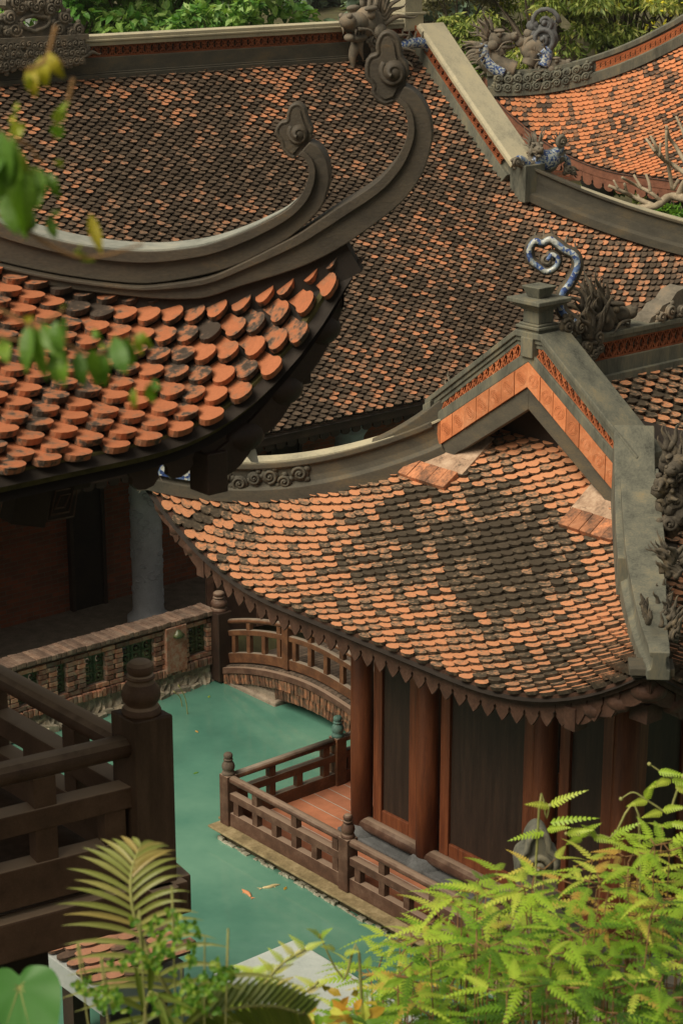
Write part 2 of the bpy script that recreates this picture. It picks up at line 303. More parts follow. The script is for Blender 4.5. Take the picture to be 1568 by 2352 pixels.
def smoothpath(pts, n=8):
    """Catmull-Rom through points"""
    P = [np.asarray(p, float) for p in pts]; P = [2 * P[0] - P[1]] + P + [2 * P[-1] - P[-2]]; out = []
    for i in range(1, len(P) - 2):
        for k in range(n):
            t = k / n; a, b, c, d = P[i - 1], P[i], P[i + 1], P[i + 2]
            out.append(.5 * ((2 * b) + (c - a) * t + (2 * a - 5 * b + 4 * c - d) * t * t + (3 * b - a - 3 * c + d) * t ** 3))
    out.append(P[-2]); return out
def spiral(mb, c, ax, ay, R, turns=1.6, tr=.02, start=0., flip=1, r=.5):
    p = []
    for i in range(int(14 * turns) + 1):
        t = i / 14 / turns; q = R * (1 - .82 * t); th = start + flip * 2 * math.pi * turns * t
        p.append(c + ax * q * math.cos(th) + ay * q * math.sin(th) + np.cross(ax, ay) * t * tr * .8)
    mb.tube(p, [tr * (1 - .35 * i / len(p)) for i in range(len(p))], 6, r)
    mb.blob(c + np.cross(ax, ay) * tr * .5, (ax, ay, np.cross(ax, ay)), (R * .24, R * .24, tr * 1.4), r, 8, 5)
def clouds(mb, o, ax, ay, cells, tr=.02):
    """relief of curling clouds: (x, y, radius) cells on the plane o, ax, ay"""
    az = np.cross(ax, ay)
    for k, (x, y, q) in enumerate(cells):
        c = np.asarray(o) + ax * x + ay * y
        mb.blob(c, (ax, ay, az), (q * 1.12, q * 1.0, tr * .9), .5, 12, 5)
        spiral(mb, c + az * tr * .7, ax, ay, q * .85, 1.5, tr * .8, random.random() * 6, random.choice((-1, 1)))
        for j in range(3):
            th = random.random() * 6.28; mb.blob(c + (ax * math.cos(th) + ay * math.sin(th)) * q * 1.05, (ax, ay, az), (q * .45, q * .4, tr * .8), .5, 8, 4)
def flame(mb, p, d, up, L, r0, wav=.18, seg=7, r=.5):
    """one wavy tapering lock"""
    d = unit(d); up = unit(up - d * np.dot(up, d)); pts = []
    for i in range(seg + 1):
        t = i / seg; pts.append(p + d * L * t + up * (wav * L * math.sin(t * 5.2) * (.35 + .65 * t) + .25 * L * t * t))
    mb.tube(pts, [r0 * (1 - t / seg) ** .8 + .002 for t in range(seg + 1)], 6, r)
def dragon_head(mb, p, fwd, up, S, mane=9):
    """snouted, horned, maned dragon head in one mesh; p is the throat"""
    f = unit(fwd); u = unit(up - f * np.dot(up, f)); l = np.cross(u, f); ax = (f, l, u); P = lambda x, y, z: p + (f * x + l * y + u * z) * S
    mb.blob(P(.1, 0, .05), ax, (.42 * S, .3 * S, .34 * S)); mb.blob(P(.5, 0, .1), ax, (.36 * S, .22 * S, .2 * S)); mb.blob(P(.82, 0, .16), ax, (.16 * S, .19 * S, .16 * S))
    mb.blob(P(.48, 0, -.2), ax, (.33 * S, .17 * S, .09 * S)); mb.blob(P(.78, 0, -.17), ax, (.09 * S, .12 * S, .08 * S))
    for sd in (-1, 1):
        mb.blob(P(.3, .22 * sd, .24), ax, (.1 * S, .09 * S, .1 * S)); mb.blob(P(.3, .22 * sd, .36), ax, (.2 * S, .1 * S, .06 * S))
        mb.blob(P(.88, .1 * sd, .26), ax, (.07 * S, .06 * S, .06 * S)); mb.blob(P(.08, .28 * sd, -.12), ax, (.2 * S, .1 * S, .17 * S))
        flame(mb, P(.05, .16 * sd, .36), -f * .35 + u + l * sd * .2, f, .55 * S, .065 * S, .12)
        flame(mb, P(.72, .18 * sd, .0), -f * .8 - u * .5 + l * sd * .3, u, .7 * S, .04 * S, .2)
        for k in range(4): mb.tube([P(.42 + k * .11, .15 * sd, -.0), P(.44 + k * .11, .15 * sd, -.13)], [.03 * S, .006 * S], 5)
        for k in range(mane):
            t = k / max(1, mane - 1); th = -1.2 + 2.5 * t
            flame(mb, P(-.1, .22 * sd, .0 + .28 * math.sin(th)), -f * math.cos(th) * 1.0 + u * math.sin(th) + l * sd * (.3 + .3 * random.random()), u if th > 0 else -u, (.62 + .4 * random.random()) * S, .075 * S, .16)
    for k in range(4): flame(mb, P(.05 - k * .16, 0, .32 - k * .05), u - f * .5, f, (.45 + .25 * random.random()) * S, .06 * S, .15)
    flame(mb, P(.4, 0, -.26), -u - f * .3, f, .45 * S, .09 * S, .15)
def finial_profile(R, H_):
    """bun, collar, vase and foot of the turned post finials"""
    return [(R * .62, 0), (R * .98, 0), (R * 1.0, H_ * .05), (R * .9, H_ * .13), (R * .74, H_ * .17), (R * .92, H_ * .25), (R * .99, H_ * .35), (R * .93, H_ * .46), (R * .7, H_ * .58), (R * .52, H_ * .645),
            (R * .7, H_ * .66), (R * .73, H_ * .69), (R * .66, H_ * .725), (R * .5, H_ * .735), (R * .6, H_ * .76), (R * .69, H_ * .83), (R * .66, H_ * .92), (R * .5, H_ * .975), (R * .2, H_)]
def inset_loop(L, t):
    """closed 2-D outline moved inward by t"""
    P = np.array(L); n = len(P); ar = sum(P[i][0] * P[(i + 1) % n][1] - P[(i + 1) % n][0] * P[i][1] for i in range(n)); out = []
    for i in range(n):
        d = P[(i + 1) % n] - P[i - 1]; d = d / (np.linalg.norm(d) + 1e-9); nn = np.array([-d[1], d[0]]) * (1 if ar > 0 else -1); out.append(P[i] + nn * t)
    return [tuple(p) for p in out]
# ------------------------------------------------------------------ swept tile roofs
class Roof:
    """hipped roof on the courtyard axes: half lengths A (E1) and B (E2) at the eave, corners swept up by U"""
    def __init__(s, ac, bc, A, B, z0, prof, U, R, pw): s.ac, s.bc, s.A, s.B, s.z0, s.prof, s.U, s.R, s.pw = ac, bc, A, B, z0, prof, U, R, pw
    def L(s, f): return s.B if f in ('-a', '+a') else s.A
    def ax(s, f): return {'-a': (E2, E1), '+a': (E2, -E1), '+b': (E1, -E2), '-b': (E1, E2)}[f]     # along the eave, inward
    def pt(s, f, q, d, h=0.):
        al, inn = s.ax(f); half = s.A if f in ('-a', '+a') else s.B
        c = max(0., s.L(f) - abs(q)); lift = s.U * max(0., 1 - c / s.R) ** s.pw
        return W(s.ac, s.bc) + al * q + inn * (d - half) + UP * (s.z0 + s.prof(d) + lift + h)
    def frame(s, f, q, d):
        al, inn = s.ax(f); e = .01
        tq = unit(s.pt(f, q + e, d) - s.pt(f, q - e, d)); td = unit(s.pt(f, q, d + e) - s.pt(f, q, d - e)); n = unit(np.cross(tq, td))
        return tq, td, (n if n[2] > 0 else -n)
    def tiles(s, mb, f, w, x, d0, d1, lim, shape, th=.042, tilt=.42, rr=(0, 1), edge=.8, bias=None):
        """overlapping beaver-tail tiles, staggered by half a tile each course"""
        out = shape; k = len(out); row = 0; d = d0
        while d < d1:
            m = lim(d)
            for i in range(math.floor(m[0] / w) - 1, math.ceil(m[1] / w) + 2):
                q = (i + (.5 if row % 2 else 0)) * w + random.uniform(-.012, .012)
                if q < m[0] or q > m[1]: continue
                tq, td, nn = s.frame(f, q, d); o = s.pt(f, q, d)
                hj = random.uniform(-.006, .008); dj = random.uniform(-.012, .012); tw = random.uniform(-.06, .06)
                top = []; bot = []
                for (px_, py) in out:
                    y = py * x + dj; xx = px_ * w + tw * y
                    hgt = .03 + hj + th - tilt * y
                    P = o + tq * xx + td * y + nn * hgt; top.append(P); bot.append(P - nn * th)
                rv = rr[0] + (rr[1] - rr[0]) * random.random() + (bias(q, d) if bias else 0); mb.add(top + bot, [tuple(range(k))], rv); mb.f += [(mb.n - 2 * k + j, mb.n - 2 * k + (j + 1) % k, mb.n - k + (j + 1) % k, mb.n - k + j) for j in range(k - 1)]; mb.r += [rv * .5 + edge] * (k - 1); mb.sm += [False] * (k - 1)
            d += x; row += 1
    def sheet(s, mb, f, d0, d1, lim, h=-.02, nq=40, nd=14):
        v = []
        for i in range(nd + 1):
            d = d0 + (d1 - d0) * i / nd; m = lim(d)
            for j in range(nq + 1): v.append(s.pt(f, m[0] + (m[1] - m[0]) * j / nq, d, h))
        mb.add(v, [(i * (nq + 1) + j, i * (nq + 1) + j + 1, (i + 1) * (nq + 1) + j + 1, (i + 1) * (nq + 1) + j) for i in range(nd) for j in range(nq)], .5, True)
HEX = [(-.24, 2.6), (-.28, 1.5), (-.36, .85), (-.34, .42), (-.15, -.04), (.15, -.04), (.34, .42), (.36, .85), (.28, 1.5), (.24, 2.6)]
BELL = [(-.26, 2.6), (-.26, 1.25), (-.285, 1.1), (-.335, .92), (-.345, .62), (-.315, .32), (-.23, .08), (-.1, -.04), (.1, -.04), (.23, .08), (.315, .32), (.345, .62), (.335, .92), (.285, 1.1), (.26, 1.25), (.26, 2.6)]
def fringe(roof, mb, f, q0, q1, w, drop, d=.03, h0=-.06, kind='leaf', depth=.03):
    """board with hanging carved drops along an eave"""
    n = max(1, int(abs(q1 - q0) / w))
    for i in range(n):
        q = q0 + (q1 - q0) * (i + .5) / n; tq, td, nn = roof.frame(f, q, d); o = roof.pt(f, q, d, h0)
        if kind == 'leaf': ol = [(-.5, .02), (-.52, -.38), (-.4, -.5), (-.44, -.6), (-.24, -.82), (0, -1), (.24, -.82), (.44, -.6), (.4, -.5), (.52, -.38), (.5, .02)]
        else: ol = [(-.5, .02), (-.5, -.45), (-.4, -.62), (-.42, -.78), (-.25, -.95), (0, -1), (.25, -.95), (.42, -.78), (.4, -.62), (.5, -.45), (.5, .02)]
        mb.poly([(x * w, y * drop) for x, y in ol], o, tq, UP, depth)
        mb.tube([o + np.cross(tq, UP) * -depth * .6 - UP * drop * .15, o + np.cross(tq, UP) * -depth * .6 - UP * drop * .8], [.018, .006], 5)
        if kind == 'leaf':
            for sd in (-1, 1): mb.tube([o - np.cross(tq, UP) * depth * .6 - UP * drop * .12 + tq * w * .26 * sd, o - np.cross(tq, UP) * depth * .6 - UP * drop * .62 + tq * w * .14 * sd], [.014, .005], 5)
def lattice(mb, o, ax, ay, length, height, cell, depth=.03, bar=.016):
    """pierced band of crossing bars and rings; starts at o, runs along ax"""
    n = max(1, round(length / cell)); c = length / n; az = unit(np.cross(ax, ay))
    for i in range(n):
        p = o + ax * (i * c)
        A_, B_, C_, D_ = p, p + ax * c, p + ax * c + ay * height, p + ay * height
        for s0, s1 in ((A_, C_), (B_, D_)): mb.bar(s0, s1, bar, depth, az)
        mb.bar(A_ + ax * c * .5, A_ + ax * c * .5 + ay * height, bar * .8, depth * .9, az)
        ctr = p + ax * c / 2 + ay * height / 2; q = min(c, height) * .36
        mb.tube([ctr + (ax * math.cos(t) + ay * math.sin(t)) * q for t in np.linspace(0, 2 * math.pi, 9)], bar * .55, 4)
    for k in (0, 1): mb.bar(o + ay * height * k, o + ay * height * k + ax * length, bar * 1.6, depth * 1.1, az)
# ------------------------------------------------------------------ setting: terrain, pond
def struct(o, kind='structure'): o['kind'] = kind; return o
def hgt(x, y):
    a = (x - ORG[0]) * E1[0] + (y - ORG[1]) * E1[1]; b = (x - ORG[0]) * E2[0] + (y - ORG[1]) * E2[1]
    bank = (16.2 - y) * .62 - .75 + .25 * math.sin(x * 1.3) * math.sin(y * .9)
    if b < -4.5: z = .44
    else: z = -.8
    if a > 22 and b < -8: z = .44 + min(1.6, (a - 22) * .25 + .6)
    if b > -4.5 and a > 12: z = .44
    z = max(z, min(bank, 9.9 - .02 * abs(x)))
    d = y - 62
    if d > 0: z += d * .035 + 3.0 * math.sin(x * .045 + .6) * min(1, d / 60) * .6
    return z
mb = MB()
xs = sorted(set(list(np.arange(-24, 40, .8)) + list(np.arange(-260, 300, 14.)))); ys = sorted(set(list(np.arange(-6, 66, .8)) + list(np.arange(66, 420, 12.))))
V = [(x, y, hgt(x, y)) for y in ys for x in xs]; nx = len(xs)
mb.add(V, [(j * nx + i, j * nx + i + 1, (j + 1) * nx + i + 1, (j + 1) * nx + i) for j in range(len(ys) - 1) for i in range(nx - 1)], .5, True)
struct(mb.build('terrain', 'ground'))
mb = MB(); mb.add([W(-26, -4.42, 0), W(14, -4.42, 0), W(14, 26, 0), W(-26, 26, 0)], [(0, 1, 2, 3)]); struct(mb.build('pond_water', 'water'))
# hills far behind
mb = MB(); n = 60
for (yy, h0, h1, ph) in ((240, 2, 12, .3), (330, 9, 18, 1.7)):
    P = [np.array([-320 + 640 * i / n, yy + 18 * math.sin(i * .7 + ph), -6]) for i in range(n + 1)]
    Q = [p + np.array([0, 60, h0 + (h1 - h0) * (.5 + .5 * math.sin(i * .33 + ph) * math.cos(i * .12)) + 8]) for i, p in enumerate(P)]
    mb.strip(P, Q, .5, True); mb.strip(Q, [q + np.array([0, 60, -30]) for q in Q], .5, True)
struct(mb.build('hills', 'hill'))
# ------------------------------------------------------------------ pavilion over the pond
PC = (4.0, 3.7)
pav = thing('pavilion', 'tiled pavilion over the pond with an open orange gable and carved ridge ends', 'pavilion', W(4, 3.7, 0))
pr = Roof(4.0, 3.7, 4.8, 3.92, 3.95, lambda d: 1.25 * (.78 * d / 2.4 + .22 * (d / 2.4) ** 2) if d < 2.4 else 1.25 + (d - 2.4) * .72, .86, 2.6, 2.3)
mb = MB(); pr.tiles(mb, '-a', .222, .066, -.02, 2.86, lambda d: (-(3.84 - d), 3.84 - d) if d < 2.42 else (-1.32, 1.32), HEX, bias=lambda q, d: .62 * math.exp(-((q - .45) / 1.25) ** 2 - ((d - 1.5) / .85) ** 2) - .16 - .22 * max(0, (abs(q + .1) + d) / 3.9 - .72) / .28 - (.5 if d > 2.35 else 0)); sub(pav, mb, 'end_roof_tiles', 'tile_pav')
mb = MB(); pr.tiles(mb, '+b', .222, .066, -.02, 3.75, lambda d: (-(4.72 - d), 4.72 - d) if d < 2.4 else (-2.3, 2.3), HEX); sub(pav, mb, 'side_roof_tiles', 'tile_pav')
mb = MB()
for f, Lh, dm in (('-a', 3.92, 3.4), ('+a', 3.92, 2.45), ('+b', 4.8, 3.92), ('-b', 4.8, 3.92)):
    pr.sheet(mb, f, -.05, dm, lambda d, Lh=Lh: (-(Lh - d), Lh - d) if d < 2.4 else (-(Lh - 2.4), Lh - 2.4), -.015); pr.sheet(mb, f, .14, 2.4, lambda d, Lh=Lh: (-(Lh - d), Lh - d), -.14)
sub(pav, mb, 'roof_deck', 'under')
mb = MB()
for f, Lh in (('-a', 3.92), ('+b', 4.8), ('-b', 4.8), ('+a', 3.92)):   # eave board
    mb.sweep([pr.pt(f, q, .03, -.04) for q in np.linspace(-Lh, Lh, 60)], [(-.025, -.045), (.025, -.045), (.025, .045), (-.025, .045)])
sub(pav, mb, 'eave_board', 'wood_fringe')
for f, Lh in (('-a', 3.92), ('+b', 4.8)): mb = MB(); fringe(pr, mb, f, -Lh + .4, Lh - .4, .2, .27, .06, -.07); sub(pav, mb, 'carved_fringe', 'wood_fringe')
# gable wall plane a = GA, local frame: x along E2, y up
GA = 1.6; gO = W(GA, 3.69, 0); SL = .685
def chev(y0, y1, xm, k=SL, x0=0.):
    """upside-down V band between heights y0 > y1 at the middle, legs cut at |x| = xm"""
    return [(-xm, y0 - k * xm), (0, y0), (xm, y0 - k * xm), (xm, y1 - k * xm), (0, y1), (-xm, y1 - k * xm)]
cap_top = 6.92
mb = MB()   # moulded cap of the verge, three stepped courses
for k_, (dz, ov) in enumerate(((0, 0.), (.055, .03), (.11, .055))):
    xm = 1.62 - .012 * k_; zf_ = 5.86 - dz; ol = [(-xm, zf_), (-.19, cap_top - dz), (.19, cap_top - dz), (xm, zf_), (xm, zf_ - .07), (.19, cap_top - dz - .07), (-.19, cap_top - dz - .07), (-xm, zf_ - .07)]
    mb.poly(ol, gO + E1 * (.16 + ov * .3), E2, UP, .44 - ov * 1.1)
sub(pav, mb, 'verge_cap', 'ridge', bevel=.01)
mb = MB()   # frame strips of the verge
mb.poly(chev(6.72, 6.585, 1.6), gO + E1 * .02, E2, UP, .12)
mb.poly([(-.09, 6.86), (.09, 6.86), (.09, 6.64), (-.09, 6.64)], gO - E1 * .005, E2, UP, .14)
for sx in (-1, 1): mb.poly([(sx * 1.62, 5.8), (sx * 1.49, 5.88), (sx * 1.49, 5.52), (sx * 1.62, 5.42)], gO + E1 * .0, E2, UP, .18)
mb.poly(chev(6.9, 6.6, 1.6), gO + E1 * .14, E2, UP, .1)
sub(pav, mb, 'verge_frame', 'ridge', bevel=.01)
mb = MB()
for sx in (-1, 1):
    axl = unit(E2 * sx - UP * SL); lattice(mb, gO + E1 * .005 + E2 * .1 * sx + UP * (6.715 - SL * .1), axl, UP, 1.66, .165, .11, .03, .013)
sub(pav, mb, 'verge_lattice', 'lattice')
mb = MB(); kx = .196
for sx in (-1, 1):          # row of stamped square tiles
    for i in range(8):
        x0, x1 = i * kx + .003, min(1.555, (i + 1) * kx - .003)
        yt = lambda x: 6.585 - SL * x; q = [(sx * x0, yt(x0)), (sx * x1, yt(x1)), (sx * x1, yt(x1) - .275), (sx * x0, yt(x0) - .275)]
        jit = random.uniform(-.008, .008); mb.poly(q, gO - E1 * (.01 + jit), E2, UP, .07, r=random.random())
        xc = (x0 + x1) / 2; c = gO - E1 * (.052 + jit) + E2 * sx * xc + UP * (yt(xc) - .137); axl = unit(E2 * sx - UP * SL); ayl = np.cross(axl, E1) * sx; ayl = ayl if ayl[2] > 0 else -ayl
        if x1 - x0 > .12:   # stamped longevity roundel: rings and bars
            for rr in (.072, .054): mb.tube([c + E1 * .006 + (axl * math.cos(t) + ayl * math.sin(t)) * rr for t in np.linspace(0, 2 * math.pi, 15)], .0045, 4)
            for yy, hw in ((-.036, .03), (-.018, .046), (0, .05), (.018, .046), (.036, .03)): mb.bar(c + E1 * .007 + ayl * yy - axl * hw * .85, c + E1 * .007 + ayl * yy + axl * hw * .85, .007, .01, E1)
            mb.bar(c + E1 * .007 - ayl * .044, c + E1 * .007 + ayl * .044, .007, .01, E1)
sub(pav, mb, 'stamped_tile_band', 'terracotta', bevel=.004)
mb = MB()
for sx in (-1, 1):   # inner plain board with a scrolled foot
    yo = lambda x: 6.305 - SL * x; yi = lambda x: 6.05 - SL * x
    ol = [(0, yo(0)), (sx * 1.52, yo(1.52)), (sx * 1.44, yo(1.5) - .05), (sx * 1.36, yi(1.28) + .04), (sx * 1.3, yi(1.22) - .01), (sx * 1.2, yi(1.13) - .03), (sx * 1.1, yi(1.05) + .0), (sx * 1.0, yi(.97)), (0, yi(0))]
    mb.poly(ol, gO + E1 * .03, E2, UP, .09)
sub(pav, mb, 'inner_board', 'ridge_dark', bevel=.008)
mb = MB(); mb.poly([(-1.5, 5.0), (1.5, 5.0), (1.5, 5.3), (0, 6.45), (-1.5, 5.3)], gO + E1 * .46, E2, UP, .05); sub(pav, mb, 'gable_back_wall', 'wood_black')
for sx in (-1, 1):          # brick copings at the feet of the gable
    mb = MB()
    for i in range(5):
        q = sx * (1.66 - i * .155 - .08); o_ = pr.pt('-a', q, 2.08, .085); tq, td, nn = pr.frame('-a', q, 2.2)
        mb.box(o_ + nn * random.uniform(-.006, .006), (tq, td, nn), (.074, .13, .035), random.random())
    fc = MB(); qs = [sx * (1.7 - .86 * k / 8) for k in range(9)]
    lo = [pr.pt('-a', q, d, .02) for d in (2.2, 2.7) for q in qs]; hi = [pr.pt('-a', q, d, .085) for d in (2.2, 2.7) for q in qs]; n9 = 9
    fc.add(lo + hi, [(18 + i, 18 + i + 1, 27 + i + 1, 27 + i) for i in range(8)] + [(i, i + 1, 18 + i + 1, 18 + i) for i in range(8)] + [(8, 17, 35, 26), (0, 9, 27, 18)]); fc.build('foot_slab', 'foot_slab', pav)
    sub(pav, mb, 'foot_coping', 'terracotta_stained', bevel=.006, label='rain-stained brick coping slabs at the feet of the gable')
# pedestal on the gable tip
pd = W(GA + .1, 3.69, 0)
mb = MB(); ax3 = (E1, E2, UP)
for z0, z1, hw in ((6.86, 6.95, .15), (6.95, 6.985, .175), (6.985, 7.01, .15), (7.01, 7.15, .118), (7.15, 7.175, .14), (7.175, 7.2, .165), (7.2, 7.235, .2), (7.235, 7.285, .25)):
    mb.box(pd + UP * (z0 + z1) / 2, ax3, (hw, hw, (z1 - z0) / 2))
mb.add([pd + E1 * x * k + E2 * y * k + UP * z for z, k in ((7.285, .085), (7.41, .14)) for x, y in ((-1, -1), (1, -1), (1, 1), (-1, 1))], [(0, 1, 2, 3), (4, 5, 6, 7), (0, 1, 5, 4), (1, 2, 6, 5), (2, 3, 7, 6), (3, 0, 4, 7)])
sub(pav, mb, 'pedestal', 'ridge', bevel=.01)
# main ridge
mb = MB(); r0, r1 = GA + .35, 6.3
def rbox(mb, z0, z1, hw, a0=r0, a1=r1): mb.box(W((a0 + a1) / 2, 3.69, (z0 + z1) / 2), ax3, ((a1 - a0) / 2, hw, (z1 - z0) / 2))
rbox(mb, 6.72, 6.785, .17); rbox(mb, 6.67, 6.722, .14); rbox(mb, 6.26, 6.47, .14); rbox(mb, 6.2, 6.3, .19); rbox(mb, 6.44, 6.7, .07)
sub(pav, mb, 'main_ridge', 'ridge', bevel=.01)
mb = MB()
for sy in (-1, 1): lattice(mb, W(r0, 3.69 + .1 * sy, 6.475), E1, UP, r1 - r0, .19, .12, .04, .016)
sub(pav, mb, 'ridge_lattice', 'lattice_dark')
mb = MB(); half_c = [(.62, 0), (.58, .06), (.48, .09), (.4, .17), (.26, .2), (.16, .3), (0, .34)]
mb.poly(half_c + [(-x, y) for x, y in half_c[-2::-1]], W(4.0, 3.69, 6.785), E1, UP, .24)
for x, y, q in ((.45, .05, .07), (.28, .1, .085), (.08, .17, .1), (-.28, .1, .085), (-.1, .08, .07), (-.45, .05, .07)): clouds(mb, W(4.0 + x, 3.83, 6.785 + y), E1, UP, [(0, 0, q)], .025)
sub(pav, mb, 'ridge_cloud', 'stone_carved')
# hip ridges
def hip_path(roof, sa, sb, d0, d1, h, n=26):
    out = []
    for i in range(n + 1):
        d = d0 + (d1 - d0) * i / n; p = roof.pt('-a' if sa < 0 else '+a', (roof.B - d) * sb, d, h); out.append(p)
    return out
HIPP = [(-.17, -.05), (-.17, .1), (-.12, .13), (-.105, .2), (-.105, .32), (-.15, .35), (-.15, .41), (.15, .41), (.15, .35), (.105, .32), (.105, .2), (.12, .13), (.17, .1), (.17, -.05)]
CAPP = [(-.13, 0), (-.13, .022), (.13, .022), (.13, 0)]
for sa, sb in ((-1, -1), (-1, 1), (1, 1), (1, -1)):
    mb = MB(); P = [p + E2 * (.07 if (sa, sb) == (-1, 1) else 0) for p in hip_path(pr, sa, sb, -.06, 2.5, 0)]; big = (sa, sb) == (-1, 1)
    mb.sweep(P, HIPP, scale=[.6 + .72 * min(1, i / 16) for i in range(len(P))] if big else None); hp = mb.build('hip_ridge', 'ridge' if sb > 0 else 'ridge_dark', pav, bevel=.008)
    if sa < 0 and sb < 0: mb = MB(); mb.sweep([p + UP * .414 for p in P], CAPP); sub(pav, mb, 'hip_cap', 'ridge_pale')
for sb, wd, mt in ((-1, .2, 'ridge_dark'), (1, .42, 'ridge')):      # the hip climbs to meet the end of the verge cap
    oo = pr.pt('-a', 3.92 * sb, 0); hh = unit(E1 - E2 * sb); Q_ = hip_path(pr, -1, sb, 1.45, 2.52, 0, 12); rel = [(float(np.dot(p - oo, hh)), float(p[2] - oo[2])) for p in Q_]
    topc = [(x, y + .4 + .5 * (k / 12) ** 2.4 * (.9 if sb > 0 else .62)) for k, (x, y) in enumerate(rel)]
    mb = MB(); mb.poly(rel + topc[::-1], oo, hh, UP, wd); sub(pav, mb, 'hip_crown', mt, bevel=.012)
# dragon at the left tip + cloud relief on the side of the left hip
hd = unit(-E1 - E2); tl = pr.pt('-a', -3.92, 0)
mb = MB(); dragon_head(mb, tl + hd * -.12 + UP * .34, hd, UP, .3, 6)
for k in range(7): flame(mb, tl - hd * .1 * k + UP * .05, -UP + hd * .3, hd, .22, .03, .15)
sub(pav, mb, 'eave_dragon', 'stone_carved', label='carved dragon at the left roof corner')
mb = MB(); P = hip_path(pr, -1, -1, .02, .5, .3, 8); mb.sweep([p + np.cross(hd, UP) * -.0 for p in P], [(-.19, -.12), (-.19, .12), (.19, .12), (.19, -.12)]); sub(pav, mb, 'hip_mosaic', 'mosaic')
mb = MB(); sd = unit(E1 * -1 + E2)          # outward normal of the hip's near side
for k, d in enumerate(np.linspace(.55, 1.3, 7)):
    p = hip_path(pr, -1, -1, d, d + .1, .22 + .05 * math.sin(k * 2.2), 1)[0]; ax_ = unit(P[-1] - P[0]); clouds(mb, p + sd * .12, ax_, unit(np.cross(sd, ax_)), [(0, 0, .1 - .015 * (k % 2))], .025)
sub(pav, mb, 'cloud_relief', 'ridge_dark')
# carved creatures beside the right hip
mb = MB(); yb = hip_path(pr, -1, 1, 1.7, 1.8, 0, 1)[0][1]; c0 = lambda u, v, dy=0.: atY(u, v, yb + .12 + dy)
vx = np.array([1., 0, 0]); vy = np.array([0, -1., 0])
for k in range(20): mb.blob(c0(random.uniform(1512, 1590), random.uniform(1060, 1225), random.uniform(-.1, .15)), (vx, UP, vy), (random.uniform(.06, .12), random.uniform(.06, .12), .1), .5, 9, 6, .25)
for u, v, q in ((1520, 1110, .085), (1548, 1150, .1), (1535, 1200, .09), (1580, 1120, .1), (1575, 1190, .09)): clouds(mb, c0(u, v, -.1), vx, UP, [(0, 0, q)], .04)
dragon_head(mb, c0(1560, 1070), unit(np.array([-.5, -1, -.1])), UP, .36, 7)
for k in range(12): flame(mb, c0(random.uniform(1520, 1585), random.uniform(1020, 1075)), UP + vx * random.uniform(-.6, .6), vx, random.uniform(.18, .36), .045)
for k in range(10): flame(mb, c0(random.uniform(1520, 1580), random.uniform(1100, 1210), -.12), vx * random.uniform(-1, .3) + UP * random.uniform(-.4, .6) + vy * .5, UP, random.uniform(.12, .22), .04)
sub(pav, mb, 'crouching_beast', 'stone_dark')
mb = MB(); P = hip_path(pr, -1, 1, .1, 1.35, .42, 16); sR = unit(E1 + E2)
for i, p in enumerate(P):
    for j in range(3): flame(mb, p + sR * random.uniform(.1, .22) - UP * random.uniform(0, .2), UP * random.uniform(.4, 1) + sR * random.uniform(-.2, .6) + E1 * random.uniform(-.5, .5), E1, random.uniform(.1, .2), .025, .2)
    if i % 3 == 0: clouds(mb, p + sR * .2 - UP * .1, E1, UP, [(0, 0, .07)], .02)
for i, p in enumerate(P[:8]): flame(mb, p - sR * .04 + UP * .0, UP * .6 - E1 * .3 + sR * random.uniform(-.4, .4), E2, .14, .03, .2)
dragon_head(mb, P[-1] + sR * .24 + UP * .05, unit(-hd + UP * .2 + E2 * .4), UP, .24, 5)
for k in range(16): flame(mb, atY(random.uniform(1515, 1565), random.uniform(1270, 1330), P[6][1] + .05), UP * random.uniform(.3, 1) + np.array([random.uniform(-1, .5), -.3, 0]), E1, random.uniform(.12, .25), .04)
sub(pav, mb, 'leafy_dragon', 'stone_dark')
